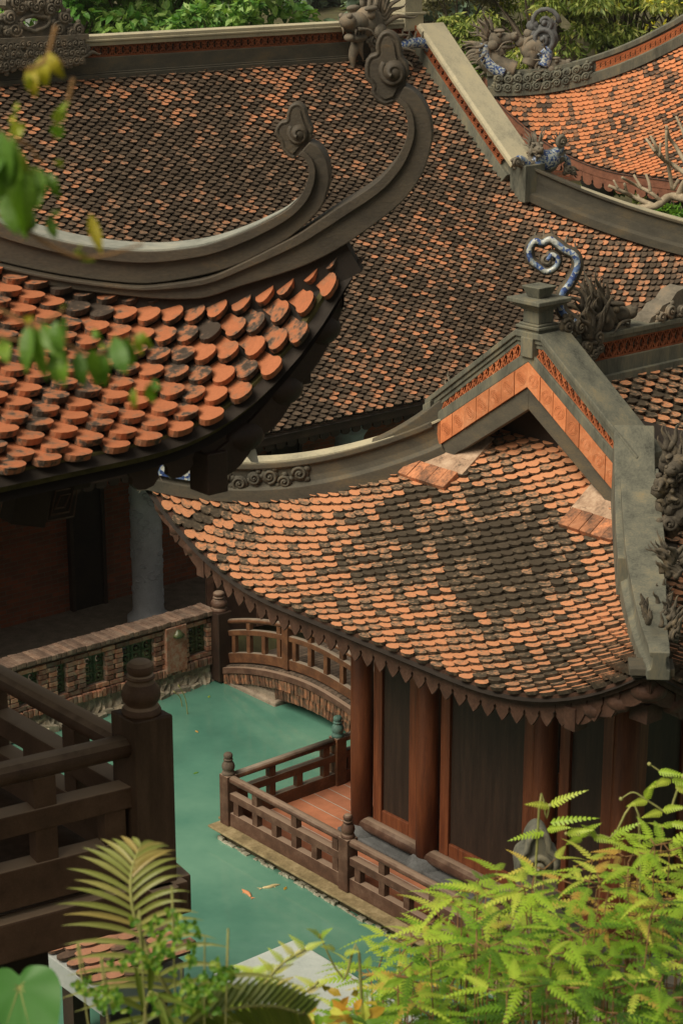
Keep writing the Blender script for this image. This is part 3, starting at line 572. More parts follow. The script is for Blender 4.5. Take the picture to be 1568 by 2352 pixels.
# corner timber under the right tip, stepped bed mouldings
tr = pr.pt('-a', 3.92, 0); hr = unit(-E1 + E2)
mb = MB()
for k in range(4): mb.box(tr - hr * (.1 + .07 * k) - UP * (.02 + .05 * k), (E1 + E2, hr, UP), (.2 - .02 * k, .14, .035))
sub(pav, mb, 'corner_moulding', 'ridge_dark', bevel=.006)
def corner_brackets(par, roof, sa, sb, mat, S=1., drop=.2):
    """carved lobed boards that run down both eaves from a swept corner, and the hip rafter between them"""
    mb = MB(); fa = '-a' if sa < 0 else '+a'; fb = '-b' if sb < 0 else '+b'
    for f, L, sg in ((fa, roof.B, sb), (fb, roof.A, sa)):
        pp = []
        for i in range(21):
            t = i / 20; c = .05 + .95 * S * t; p = roof.pt(f, (L - c) * sg, .12, -.1 - drop * S * (.35 + .3 * t)); hh = (.1 + .055 * abs(math.sin(t * math.pi * 3))) * S; pp.append((p, hh))
        al, inn = roof.ax(f); A_ = [p + UP * .05 * S for p, h in pp]; B_ = [p - UP * h for p, h in pp]; n = len(A_); t_ = inn * .06 * S
        mb.add([q - t_ for q in A_] + [q - t_ for q in B_] + [q + t_ for q in A_] + [q + t_ for q in B_],
               [(i, i + 1, n + i + 1, n + i) for i in range(n - 1)] + [(2 * n + i, 2 * n + i + 1, 3 * n + i + 1, 3 * n + i) for i in range(n - 1)] + [(i, i + 1, 2 * n + i + 1, 2 * n + i) for i in range(n - 1)] + [(n + i, n + i + 1, 3 * n + i + 1, 3 * n + i) for i in range(n - 1)])
        for k in range(3):
            p, h = pp[3 + 6 * k]; mb.blob(p - UP * .03, (al, inn, UP), (.15 * S, .1 * S, .1 * S), .5, 12, 8)
        p, h = pp[-1]; mb.box(p - UP * .06, (al, inn, UP), (.07 * S, .09 * S, .12 * S))
    sub(par, mb, 'lobed_corner_bracket', mat, bevel=.008)
    mb = MB(); P = hip_path(roof, sa, sb, .12, 1.9 * S, -.26 * S, 10); mb.sweep(P, [(-.08 * S, -.1 * S), (.08 * S, -.1 * S), (.08 * S, .12 * S), (-.08 * S, .12 * S)])
    mb.box(P[1] - UP * .22 * S, (E1, E2, UP), (.11 * S, .11 * S, .1 * S)); sub(par, mb, 'hip_rafter', mat, bevel=.01)
corner_brackets(pav, pr, -1, -1, 'wood_fringe'); corner_brackets(pav, pr, -1, 1, 'wood_fringe')
# dragon biting the ridge, mosaic body looping above
mb = MB(); dp = onplane(1372, 728, W(0, 3.66, 0), E2); dragon_head(mb, dp, unit(E1 - UP * .15 + E2 * .3), UP, .5, 9)
m0 = onplane(1340, 720, W(0, 3.7, 0), E2)
for k in range(16): flame(mb, m0 + E1 * random.uniform(-.18, .22) + E2 * random.uniform(-.1, .25) - UP * random.uniform(-.05, .3), UP * random.uniform(.5, 1) - E1 * random.uniform(-.5, .6) + E2 * random.uniform(-.2, .4), E1, random.uniform(.3, .5), .042, .2)
for u, v, q in ((1300, 748, .1), (1328, 752, .09), (1350, 765, .1), (1370, 775, .09), (1345, 795, .08), (1360, 812, .07), (1352, 832, .06), (1372, 800, .07)): clouds(mb, onplane(u, v, W(0, 3.88, 0), E2), E1, UP, [(0, 0, q)], .03)
for k in range(8): flame(mb, onplane(random.uniform(1340, 1380), random.uniform(780, 830), W(0, 3.9, 0), E2), E1 * random.uniform(-.5, 1) - UP * random.uniform(-.3, .8), UP, .18, .03)
sub(pav, mb, 'ridge_dragon', 'stone_dark', label='snarling carved dragon biting the end of the main ridge')
pxl = [(1330, 745), (1290, 715), (1290, 675), (1310, 645), (1325, 610), (1318, 585), (1295, 572), (1280, 560), (1262, 548), (1245, 556), (1228, 552), (1215, 570), (1218, 595), (1235, 610), (1255, 622), (1276, 610), (1280, 592), (1266, 583), (1256, 596)]
dn = -np.array([math.sin(rad(5.6)), math.cos(rad(5.6)), 0])
P = smoothpath([onplane(u, v, W(2.0, 3.6, 0), dn) for u, v in pxl], 5)
mb = MB(); mb.tube(P, [.075 - .03 * i / len(P) for i in range(len(P))], 8); o = sub(pav, mb, 'dragon_tail', 'stone_dark')
mb = MB(); mb.tube([p + dn * .048 for p in P], [.042 - .017 * i / len(P) for i in range(len(P))], 8); mb.build('tail_mosaic', 'mosaic', o)
mb = MB()
for i in range(4, len(P), 7): flame(mb, P[i], UP + E1 * random.uniform(-.5, .8), E1, .16, .022, .2)
clouds(mb, P[-1] + dn * .03, unit(np.cross(UP, dn)), UP, [(0, 0, .07)], .02); mb.build('tail_fins', 'stone_carved', o)
mb = MB()   # small flame finial behind the left end of the gable
g0 = W(GA + .4, 3.7 - 1.6, 5.82)
for k in range(16): flame(mb, g0 + E2 * random.uniform(-.12, .12) - UP * random.uniform(0, .1), UP + E2 * random.uniform(-.6, .6) + E1 * random.uniform(-.3, .3), E2, random.uniform(.2, .36), .035, .2)
clouds(mb, g0 - UP * .12 - E2 * .2, E2, UP, [(0, 0, .1), (.15, -.02, .08)], .03); sub(pav, mb, 'flame_ornament', 'stone_carved')
# platform, floor, columns, panels
mb = MB(); mb.box(W(4.0, 3.7, -.2), ax3, (3.98, 3.68, .36)); sub(pav, mb, 'platform', 'moss_edge')
mb = MB()
for k, (z0, z1, e) in enumerate(((.168, .2, .06), (.135, .168, .02))):
    mb.box(W(-e + .04, 3.7, (z0 + z1) / 2), ax3, (.06 + e, 3.68 + e, (z1 - z0) / 2)); mb.box(W(4, -e + .04, (z0 + z1) / 2), ax3, (3.9, .06 + e, (z1 - z0) / 2))
sub(pav, mb, 'edge_moulding', 'gold_edge', bevel=.012)
mb = MB()
for k in range(70): mb.box(W(-.01 - random.random() * .03, .1 + k * .1, random.uniform(-.02, .025)), ax3, (random.uniform(.01, .035), random.uniform(.03, .07), random.uniform(.01, .03)))
for k in range(30): mb.box(W(.1 + k * .1, -.01, random.uniform(-.02, .025)), ax3, (random.uniform(.03, .07), random.uniform(.01, .035), random.uniform(.01, .03)))
sub(pav, mb, 'waterline_crust', 'limestain')
mb = MB(); mb.box(W(4.0, 3.7, .19), ax3, (3.88, 3.58, .02)); sub(pav, mb, 'paved_floor', 'floor_tile')
CB = (1.58, 2.76, 4.64, 5.8); CA = (1.03, 2.3, 5.7, 6.97)
mb = MB(); mb.box(W(1.03, 3.69, .29), ax3, (.2, 2.35, .085)); mb.box(W(4, 1.58, .285), ax3, (2.76, .2, .08)); mb.box(W(4, 5.8, .285), ax3, (2.76, .2, .08)); sub(pav, mb, 'stone_sill', 'stone_grey', bevel=.02)
spots = [(CA[0], b) for b in CB] + [(a, 5.8) for a in CA[1:]] + [(a, 1.58) for a in CA[1:]]
for a, b in spots:
    mb = MB(); mb.lathe(W(a, b, 0), [(.135, .4), (.142, 1.6), (.13, 4.35)], 28); c = mb.build('column', 'wood_red', pav)
    mb = MB(); mb.lathe(W(a, b, 0), [(.25, .3), (.25, .38), (.21, .42), (.17, .47), (.16, .48)], 24); mb.build('plinth', 'stone_grey', c)
def panel(a0, b0, a1, b1, out, nm='wall_panel'):
    """framed timber bay between two columns"""
    p, q = W(a0, b0), W(a1, b1); d = unit(q - p); Lw = np.linalg.norm(q - p); z0, z1 = .42, 3.9
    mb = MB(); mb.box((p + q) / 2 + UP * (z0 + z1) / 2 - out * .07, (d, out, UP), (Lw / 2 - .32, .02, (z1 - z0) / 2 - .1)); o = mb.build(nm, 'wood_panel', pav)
    fr = MB()
    for e in (p + d * .27, q - d * .27): fr.box(e + UP * (z0 + z1) / 2 - out * .05, (d, out, UP), (.075, .04, (z1 - z0) / 2))
    fr.box((p + q) / 2 + UP * (z0 + .24) - out * .05, (d, out, UP), (Lw / 2 - .35, .035, .09)); fr.box((p + q) / 2 + UP * 3.4 - out * .05, (d, out, UP), (Lw / 2 - .35, .035, .09)); fr.build('panel_frame', 'wood_red', o, bevel=.01)
    sl = MB(); sl.tube([p + d * .06 + UP * (z0 + .08) + out * .02, q - d * .06 + UP * (z0 + .08) + out * .02], .095, 12); sl.build('sill_log', 'wood_rail', o)
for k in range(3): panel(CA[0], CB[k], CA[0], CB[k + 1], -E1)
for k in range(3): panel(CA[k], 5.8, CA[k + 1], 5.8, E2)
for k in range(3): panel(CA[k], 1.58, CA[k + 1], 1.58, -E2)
mb = MB()
for z, hh in ((3.98, .12), (4.3, .1)): mb.box(W(1.03, 3.69, z), ax3, (.09, 2.4, hh)); mb.box(W(4, 5.8, z), ax3, (3.0, .09, hh)); mb.box(W(4, 1.58, z), ax3, (3.0, .09, hh))
for a, b in spots:
    if a == CA[0]: mb.bar(W(a, b, 4.1), W(-.45, b, 3.88), .13, .17)
    elif b > 4: mb.bar(W(a, b, 4.1), W(a, 7.25, 3.88), .13, .17)
sub(pav, mb, 'eave_beams', 'wood_dark', bevel=.012)
# ------------------------------------------------------------------ railings
def railing(name, label, pts, zf, mat, S=1., spacing=.42, group=None, arch=None, z_top=.68, posts=None, finmat=None, endposts=True, ph=None):
    """square posts with turned finials, round hand rail, middle and bottom rail with short blocks; arch(t) lifts everything along a bridge"""
    P = [np.asarray(p, float) for p in pts]; t = thing(name, label, 'railing', P[0] + UP * zf, group); z = arch or (lambda q: 0.)
    ph = ph or z_top
    for k, p in enumerate(P):
        if posts is not None and k not in posts: continue
        mb = MB(); d = unit(P[min(k + 1, len(P) - 1)] - P[max(k - 1, 0)]); sd = np.cross(UP, d); hw = .085 * S; b = p + UP * (zf + z(p))
        mb.box(b + UP * ph / 2, (d, sd, UP), (hw, hw, ph / 2)); o = mb.build('post', mat, t, bevel=.012)
        mb = MB(); mb.lathe(b + UP * ph, finial_profile(.085 * S, .29 * S), 20); mb.build('finial', (finmat or {}).get(k, mat), o)
    for i in range(len(P) - 1):
        p, q = P[i], P[i + 1]; L_ = np.linalg.norm(q - p); d = (q - p) / L_; n = 14 if arch else 1; e = .075 * S
        path = lambda h: [p + d * (e + (L_ - 2 * e) * k / n) + UP * (zf + h + z(p + d * (e + (L_ - 2 * e) * k / n))) for k in range(n + 1)]
        mb = MB(); w = .062 * S; mb.sweep(path(z_top - .05 * S), [(w * math.cos(a), w * .8 * math.sin(a)) for a in np.linspace(0, 2 * math.pi, 13)[:-1]], smooth=True); mb.build('hand_rail', mat, t)
        mb = MB(); mb.sweep(path(z_top - .27 * S), [(-.05 * S, -.055 * S), (.05 * S, -.055 * S), (.05 * S, .045 * S), (-.05 * S, .045 * S)]); mb.build('middle_rail', mat, t, bevel=.008)
        mb = MB(); mb.sweep(path(.1 * S), [(-.05 * S, -.1 * S), (.05 * S, -.1 * S), (.05 * S, .085 * S), (-.05 * S, .085 * S)]); mb.build('bottom_rail', mat, t, bevel=.008)
        m = max(2, round(L_ / (spacing * S)))
        for k in range(m):
            c = p + d * (L_ * (k + .5) / m); h0 = zf + z(c)
            mb = MB(); mb.box(c + UP * (h0 + (z_top - .32 * S + .18 * S) / 2), (d, np.cross(UP, d), UP), (.05 * S, .042 * S, (z_top - .5 * S) / 2)); mb.build('baluster', mat, t, bevel=.006)
            if k % 2 == (1 if m > 2 else 0):
                mb = MB(); mb.box(c + UP * (h0 + z_top - .16 * S), (d, np.cross(UP, d), UP), (.05 * S, .042 * S, .07 * S)); mb.build('spacer_block', mat, t)
    return t
railing('veranda_railing', 'weathered brown railing along the pavilion platform, facing the viewer', [W(.1, .1), W(.1, 2.4), W(.1, 4.95), W(.1, 7.3)], .2, 'wood_rail', 1., .4, finmat={0: 'wood_grey', 2: 'wood_rail'})
M['wood_teal'] = weathered('wood_with_teal_paint', [(.3, (.05, .1, .085)), (.55, (.1, .2, .17)), (.75, (.15, .09, .05))], 6, (1, 1, 1), .6, .3, 30)
railing('veranda_railing', 'red-brown railing on the pavilion platform running back to the bridge, with a teal finial', [W(.1, .1), W(1.9, .1), W(3.05, .1)], .2, 'wood_bridge', 1., .4, posts=(1, 2), finmat={1: 'wood_teal'})
# ------------------------------------------------------------------ arched footbridge along E2 at a = 3.25 .. 5.0
br = thing('footbridge', 'arched wooden footbridge with brick arch between the hall bank and the pavilion', 'bridge', W(4.1, -2, 0))
def bz(b): t = (b + 2.05) / 2.3; return .42 * max(0., 1 - t * t) ** 1.0 + .06 * (1 - min(1, abs(t)))
BB = np.linspace(-4.3, .0, 24)
mb = MB(); A_ = [W(3.2, b, .16 + bz(b)) for b in BB]; 
for k in range(len(BB) * 2 - 2):
    b = -4.3 + 4.3 * (k + .5) / (len(BB) * 2 - 2); mb.box(W(4.1, b, .15 + bz(b)), (E1, unit(E2 + UP * (bz(b + .02) - bz(b - .02)) / .04), UP), (.88, .042, .02), random.random())
sub(br, mb, 'deck_planks', 'wood_grey')
mb = MB(); mb.sweep([W(3.2, b, .1 + bz(b)) for b in BB], [(-.03, -.05), (.05, -.05), (.05, .045), (-.03, .045)]); mb.sweep([W(5.0, b, .1 + bz(b)) for b in BB], [(-.05, -.05), (.03, -.05), (.03, .045), (-.05, .045)]); sub(br, mb, 'edge_beam', 'wood_rail', bevel=.008)
for a in (3.22, 4.98):
    mb = MB()
    for i in range(58):
        b = -4.25 + 4.2 * i / 57; rot = unit(E2 + UP * (bz(b + .02) - bz(b - .02)) / .04)
        for j, (dz, hh) in enumerate(((-.04, .075), (-.2, .075))):
            if j == 1 and b < -2.9: continue
            mb.box(W(a + (0.02 if a < 4 else -.02) * j + random.uniform(-.008, .008), b + (.03 if j else 0), bz(b) + dz), (E1, rot, np.cross(E1, rot)), (.05, .031, hh), random.random())
    sub(br, mb, 'arch_bricks', 'brick_arch')
mb = MB(); S_ = [W(3.28, b, bz(b) - .24) for b in BB]; S2 = [W(4.92, b, bz(b) - .24) for b in BB]; mb.strip(S_, S2); mb.strip([W(3.27, b, bz(b) + .08) for b in BB], S_); mb.strip([W(4.93, b, bz(b) + .08) for b in BB], S2); sub(br, mb, 'arch_body', 'mortar')
mb = MB(); mb.box(W(4.1, -3.55, -.2), ax3, (.92, .72, .27)); mb.box(W(4.1, -3.6, .1), ax3, (.86, .7, .08)); mb.box(W(4.1, -.25, -.1), ax3, (.9, .3, .3)); sub(br, mb, 'abutment', 'mortar', bevel=.03)
zb = lambda p: bz(float(np.dot(p - ORG, E2)))
railing('bridge_railing', 'orange-brown arched railing on the near side of the footbridge', [W(3.3, -4.1), W(3.3, -2.66), W(3.3, -.2)], .2, 'wood_bridge', .82, .42, arch=zb, z_top=.7, posts=(1, 2), finmat={1: 'wood_rail'}, ph=.76)
railing('bridge_railing', 'grey-brown arched railing on the far side of the footbridge', [W(4.95, -4.1), W(4.95, -2.2), W(4.95, -.2)], .2, 'wood_rail', .82, .42, arch=zb, z_top=.7, ph=.76)
g = thing('gate_post', 'stout dark gate post with a round finial at the hall end of the bridge', 'post', W(3.22, -4.18, 0))
mb = MB(); mb.box(W(3.22, -4.2, .58), ax3, (.13, .15, .55)); mb.build('post', 'wood_dark', g, bevel=.015); mb = MB(); mb.lathe(W(3.22, -4.2, 1.13), finial_profile(.13, .3), 20); mb.build('finial', 'wood_rail', g)
gt = thing('wooden_gate', 'dark panelled wooden gate leaf standing open behind the bridge', 'gate', W(4.2, -5.0, .45))
mb = MB(); go = W(3.55, -4.95, .45); gx = unit(E1 * .8 + E2 * .25)
mb.poly([(0, 0), (1.7, 0), (1.7, 1.5), (1.2, 1.45), (.6, 1.15), (0, .95)], go, gx, UP, .06); mb.build('gate_leaf', 'wood_dark', gt, bevel=.01)
mb = MB()
for x0, x1 in ((.0, .1), (.8, .9), (1.6, 1.7)): mb.poly([(x0, .02), (x1, .02), (x1, .97), (x0, .97)], go, gx, UP, .1)
mb.tube(smoothpath([go + gx * x + UP * y for x, y in ((-.03, .97), (.5, 1.12), (.85, 1.3), (1.2, 1.47), (1.72, 1.53))], 5), .045, 8); mb.build('gate_frame', 'wood_rail', gt)
# ------------------------------------------------------------------ brick pond wall along b = -4.35
wl = thing('brick_balustrade', 'low brick balustrade with green ceramic grilles along the far side of the pond', 'wall', W(0, -4.4, 0))
wins = [(-2.35, -1.95), (-1.55, -1.2), (-.78, -.55), (-.29, .07), (.36, .53), (.84, 1.2), (1.49, 2.06), (2.68, 3.02)]; nbl = [2, 2, 1, 2, 1, 2, 3, 2]
A0, A1 = -6.5, 3.16
mb = MB()
k = 0
zz = [.42, .5, .575, .65, .725, .8, .875, .95, 1.02]
for r_ in range(8):   # courses of real bricks, skipping the window openings
    a = A0 + (.12 if r_ % 2 else 0)
    while a < A1:
        w = .235; c = a + w / 2; inside = any(w0 - .02 < c + .06 and c - .06 < w1 + .02 for w0, w1 in wins) and 1 <= r_ <= 6
        if not inside and not any(w0 < c < w1 for w0, w1 in wins if 1 <= r_ <= 6):
            hw = w / 2 - .006
            for w0, w1 in wins:
                if 1 <= r_ <= 6 and c + hw > w0 and c - hw < w1: hw = .05
            mb.box(W(c, -4.36 + random.uniform(-.008, .012), zz[r_] + .035), ax3, (hw, .11, .031), random.random())
        a += w
for w0, w1 in wins:      # jamb stacks
    for e in (w0 - .06, w1 + .06):
        for r_ in range(1, 7): mb.box(W(e, -4.355, zz[r_] + .035), ax3, (.055 + .01 * (r_ % 2), .115, .031), random.random())
a = A0
while a < A1:            # soldier course below
    mb.box(W(a, -4.33 + random.uniform(-.012, .012), .35), ax3, (.033, .12, random.choice((.06, .06, .05))), random.random()); a += .083
sub(wl, mb, 'brickwork', 'brick_pond', bevel=.005)
mb = MB()
def seg(a0, a1, z0, z1): mb.box(W((a0 + a1) / 2, -4.39, (z0 + z1) / 2), ax3, ((a1 - a0) / 2, .1, (z1 - z0) / 2))
seg(A0, A1, -.5, .49); seg(A0, A1, .955, 1.1); e = A0
for w0, w1 in wins: seg(e, w0, .49, .955); e = w1
seg(e, A1, .49, .955); sub(wl, mb, 'wall_core', 'mortar')
mb = MB(); a = A0
while a < A1:
    mb.box(W(a, -4.4, 1.11 + random.uniform(-.008, .008)), (E1, E2 + E1 * random.uniform(-.03, .03), UP), (.038, .2, .036), random.random()); a += .083
sub(wl, mb, 'coping', 'brick_cap', bevel=.006)
for (w0, w1), nb in zip(wins, nbl):
    for j in range(nb):
        c = w0 + (w1 - w0) * (j + .5) / nb; hw = (w1 - w0) / nb / 2 - .012; mb = MB(); o_ = W(c, -4.34, .72)
        for yy in (-.13, .0, .13):
            mb.tube([o_ + E1 * hw * .75 * math.cos(t) + UP * (yy + .075 * math.sin(t)) for t in np.linspace(0, 2 * math.pi, 11)], .02, 6)
            mb.blob(o_ + UP * yy + E2 * .01, ax3, (.028, .03, .028), .5, 8, 5)
        for yy in (-.2, -.065, .065, .2): mb.bar(o_ - E1 * hw + UP * yy, o_ + E1 * hw + UP * yy, .05, .022)
        for sx in (-1, 1): mb.bar(o_ + E1 * hw * sx - UP * .225, o_ + E1 * hw * sx + UP * .225, .022, .06, E1)
        sub(wl, mb, 'ceramic_grille', 'ceramic')
mb = MB(); mb.box(W(2.42, -4.24, .7), ax3, (.19, .05, .36)); sub(wl, mb, 'pier', 'brick_pond', bevel=.01)
mb = MB(); mb.lathe(W(2.45, -4.2, .93), [(.02, -.05), (.09, -.04), (.1, 0), (.06, .03), (.045, .06), (.01, .08)], 8); sub(wl, mb, 'boss', 'ceramic', label='round green-gold ceramic boss')
mb = MB()
na_, nz_ = 190, 7; V = []
for iz in range(nz_):
    for ia in range(na_):
        t = iz / (nz_ - 1); blk = math.sin(ia * .9 + 2 * math.sin(ia * .23)) * .02
        V.append(W(A0 + (A1 - A0) * (ia + random.uniform(-.35, .35)) / (na_ - 1), -4.3 + .13 * (1 - t) ** 1.3 + blk * (1 - t) + random.uniform(-.03, .035), -.12 + .4 * t + random.uniform(-.02, .02)))
for iz in range(nz_ - 1):
    for ia in range(na_ - 1): mb.add([V[iz * na_ + ia], V[iz * na_ + ia + 1], V[(iz + 1) * na_ + ia + 1], V[(iz + 1) * na_ + ia]], [(0, 1, 2), (0, 2, 3)], random.random())
for k in range(60):
    a = random.uniform(A0, A1); s_ = random.uniform(.04, .1); mb.box(W(a, -4.2 + random.uniform(-.03, .03), random.uniform(-.03, .06)), (unit(E1 + UP * random.uniform(-.3, .3) + E2 * random.uniform(-.3, .3)), E2, UP), (s_ * 1.4, s_ * .7, s_ * .6), random.random())
sub(wl, mb, 'rubble_footing', 'rubble', recalc=False)
# reed stems in the water by the wall
for k, (u, v, h) in enumerate(((432, 1640, .5), (420, 1622, .28))):
    p = atZ(u, v, 0); mb = MB(); mb.tube(smoothpath([p - UP * .1, p + UP * h * .5 - E1 * .04, p + UP * h - E1 * .16], 4), .007, 5); tag(mb.build('dead_reed', 'stem_green'), ('pale leaning reed' if k == 0 else 'short dark reed') + ' sticking out of the pond by the brick balustrade', 'reed', 'reeds in the pond')
# ------------------------------------------------------------------ great hall across the pond
hall = thing('great_hall', 'long brick hall with a huge dark-stained tile roof and dragon ridge behind the pond', 'temple hall', W(4.4, -10.6, .44))
hr_ = Roof(4.4, -10.6, 11.4, 5.8, 3.5, lambda d: 5.1 * (.93 * d / 5.8 + .07 * (d / 5.8) ** 2), 1.35, 4.2, 1.8)
VD = 2.8                                        # the verge stands this far in from the eave corner
mb = MB(); hr_.tiles(mb, '+b', .21, .054, -.02, 5.72, lambda d: (max(-8.2, -(11.3 - d)), 11.3 - d if d < VD else 8.5), HEX, bias=lambda q, d: .13 - (.45 if d > 5.55 else .12 if d > 5.3 else 0) - .3 * max(0, q + d - 9.2) / 2 * (d < 3) - .14 * math.exp(-((q + 4.5) / 1.6) ** 2 - ((d - 5) / .7) ** 2))
sub(hall, mb, 'roof_tiles', 'tile_hall')
mb = MB()
for f, Lh in (('+b', 11.4), ('-b', 11.4)): hr_.sheet(mb, f, -.05, 5.8, lambda d: (-(11.4 - d), 11.4 - d) if d < VD else (-8.6, 8.6), -.015); hr_.sheet(mb, f, 0, 2.6, lambda d: (-(11.4 - d), 11.4 - d), -.16)
for f in ('+a', '-a'): hr_.sheet(mb, f, -.05, VD, lambda d: (-(5.8 - d), 5.8 - d), -.015); hr_.sheet(mb, f, 0, VD, lambda d: (-(5.8 - d), 5.8 - d), -.16)
for sx in (-8.5, 8.5): mb.add([W(4.4 + sx, -10.6 + y, z) for y, z in ((-3, 5.9), (3, 5.9), (0, 8.6))], [(0, 1, 2)])
sub(hall, mb, 'roof_deck', 'under')
mb = MB(); mb.sweep([hr_.pt('+b', q, 0, -.09) for q in np.linspace(-11.4, 11.4, 70)], [(-.03, -.09), (.03, -.09), (.03, .08), (-.03, .08)]); fringe(hr_, mb, '+b', -6, 9.5, .22, .2, .03, -.12, 'round'); sub(hall, mb, 'eave_fringe', 'wood_dark')
mb = MB()
def rb(z0, z1, hw, a0=-4.1, a1=12.75): mb.box(W((a0 + a1) / 2, -10.6, (z0 + z1) / 2), ax3, ((a1 - a0) / 2, hw, (z1 - z0) / 2))
rb(8.4, 8.5, .26); rb(8.5, 8.53, .22); rb(8.52, 8.77, .19); rb(8.75, 8.98, .07)
sub(hall, mb, 'main_ridge', 'ridge_dark', bevel=.012)
mb = MB(); rb(8.96, 9.03, .2); rb(9.03, 9.07, .23); rb(9.07, 9.13, .21); sub(hall, mb, 'ridge_cap', 'ridge_pale', bevel=.01)
mb = MB(); lattice(mb, W(-4.1, -10.48, 8.78), E1, UP, 16.8, .18, .15, .04, .022); sub(hall, mb, 'ridge_lattice', 'lattice_dark')
# cloud altar at the middle of the ridge
def crop5(x, y): p = onplane(x / 6.03 * .8167, y / 6.03 * .8167, W(0, -10.4, 0), E2); return (float(np.dot(p - W(0, -10.4, 0), E1)), float(p[2]))
half = [(1400, 605), (1385, 560), (1370, 480), (1330, 430), (1270, 395), (1190, 390), (1140, 425), (1115, 385), (1130, 300), (1100, 240), (1040, 215), (970, 205), (880, 230), (905, 150), (950, 110), (1000, 50), (990, -30), (930, -90), (840, -120), (800, -190), (720, -240), (620, -260), (545, -310)]
outl = [crop5(*p) for p in half]; cx = crop5(545, 300)[0]; outl = outl + [(2 * cx - x, y) for x, y in reversed(outl[:-1])]
hole = [crop5(*p) for p in ((350, 365), (395, 325), (480, 305), (540, 285), (620, 315), (700, 322), (742, 350), (722, 400), (660, 440), (600, 462), (540, 480), (450, 455), (380, 420))]
mb = MB(); mb.poly(outl, W(0, -10.45, 0), E1, UP, .26, [hole])
cb = lambda x, y: (np.array(W(0, -10.3, 0)) + E1 * crop5(x, y)[0] + UP * crop5(x, y)[1])
for x, y, q in ((110, 290, .16), (1040, 290, .15), (200, 500, .18), (930, 480, .17), (300, 140, .14), (800, 160, .14), (900, 30, .14), (220, 20, .14), (1270, 500, .15), (-150, 480, .15), (640, 60, .12), (460, 60, .12), (550, 120, .14), (1150, 540, .09), (60, 540, .09)):
    clouds(mb, cb(x, y), E1, UP, [(0, 0, q * .8)], .03)
hp_ = [cb(x, y) for x, y in ((300, 365), (370, 290), (480, 270), (540, 250), (640, 280), (720, 285), (790, 345), (750, 430), (670, 480), (600, 500), (540, 525), (430, 490), (340, 440), (300, 365))]
mb.tube(smoothpath(hp_, 4), .035, 6); o = sub(hall, mb, 'cloud_altar', 'stone_carved')
mb = MB(); x0, z1 = crop5(1365, 610); z0 = crop5(1365, 1085)[1]; xl = 2 * cx - x0; c_ = W((x0 + xl) / 2, -10.45, (z0 + z1) / 2); mb.box(c_, ax3, ((x0 - xl) / 2, .2, (z1 - z0) / 2)); mb.box(c_ + UP * ((z1 - z0) / 2), ax3, ((x0 - xl) / 2 + .04, .25, .04))
for i in range(16):
    for j in range(3):
        x = xl + (x0 - xl) * (i + .5 + .3 * (j % 2)) / 16.5; clouds(mb, W(x, -10.24, z0 + (z1 - z0) * (j + .55) / 3.2 + random.uniform(-.03, .03)), E1, UP, [(0, 0, random.uniform(.075, .12))], .028)
flame(mb, W(x0, -10.26, z0 + .15), E1, UP, .32, .05, .2); mb.build('cloud_base', 'stone_carved', o)
# verges and hips
def hallpt(a, b, h=0.): d = 5.8 - abs(b + 10.6); return W(a, b, hr_.z0 + hr_.prof(d) + h)
for sx in (-1, 1):
    av = 4.4 + 8.6 * sx
    for sy in (1, -1):
        bs = np.linspace(-10.6, -10.6 + 2.62 * sy, 12); mb = MB(); P = [hallpt(av, b) for b in bs]
        mb.sweep(P, [(-.38, -.1), (.38, -.1), (.38, .1), (.31, .13), (.29, .3), (.2, .3), (.2, .5), (-.2, .5), (-.2, .3), (-.29, .3), (-.31, .13), (-.38, .1)], side=E1)
        v = sub(hall, mb, 'verge_ridge', 'ridge', bevel=.012)
        mb = MB(); mb.sweep(P, [(-.33, .5), (-.34, .57), (-.3, .62), (.3, .62), (.34, .57), (.33, .5)], side=E1); mb.build('verge_cap', 'ridge_pale', v, bevel=.01)
        if sy > 0:
            mb = MB(); dd = unit(P[-1] - P[0]); lattice(mb, P[0] + UP * .41 - E1 * .25 * sx, dd, unit(np.cross(E1, dd)) * (1 if np.cross(E1, dd)[2] > 0 else -1), np.linalg.norm(P[-1] - P[0]), .19 * .74, .15, .03, .02); mb.build('verge_lattice', 'lattice_dark', v)
        mb = MB(); Q = [hr_.pt('+b' if sy > 0 else '-b', (11.4 - d) * sx, d, 0) for d in np.linspace(VD + .05, -.1, 24)]
        mb.sweep(Q, [(-.24, -.05), (-.24, .1), (-.15, .14), (-.13, .3), (-.13, .48), (-.18, .5), (-.18, .55), (.18, .55), (.18, .5), (.13, .48), (.13, .3), (.15, .14), (.24, .1), (.24, -.05)]); h_ = sub(hall, mb, 'hip_ridge', 'ridge_dark', bevel=.01)
        mb = MB(); mb.sweep([q + UP * .556 for q in Q], [(-.17, 0), (-.17, .03), (.17, .03), (.17, 0)]); mb.build('hip_cap', 'ridge_pale', h_)
mb = MB(); pe = W(12.72, -10.6, 0)
for z0, z1, hw in ((8.9, 9.2, .24), (9.2, 9.25, .28), (9.25, 9.7, .22), (9.7, 9.78, .3), (9.78, 9.9, .24)): mb.box(pe + UP * (z0 + z1) / 2, ax3, (hw, hw, (z1 - z0) / 2))
sub(hall, mb, 'ridge_pedestal', 'ridge_pale', bevel=.012)
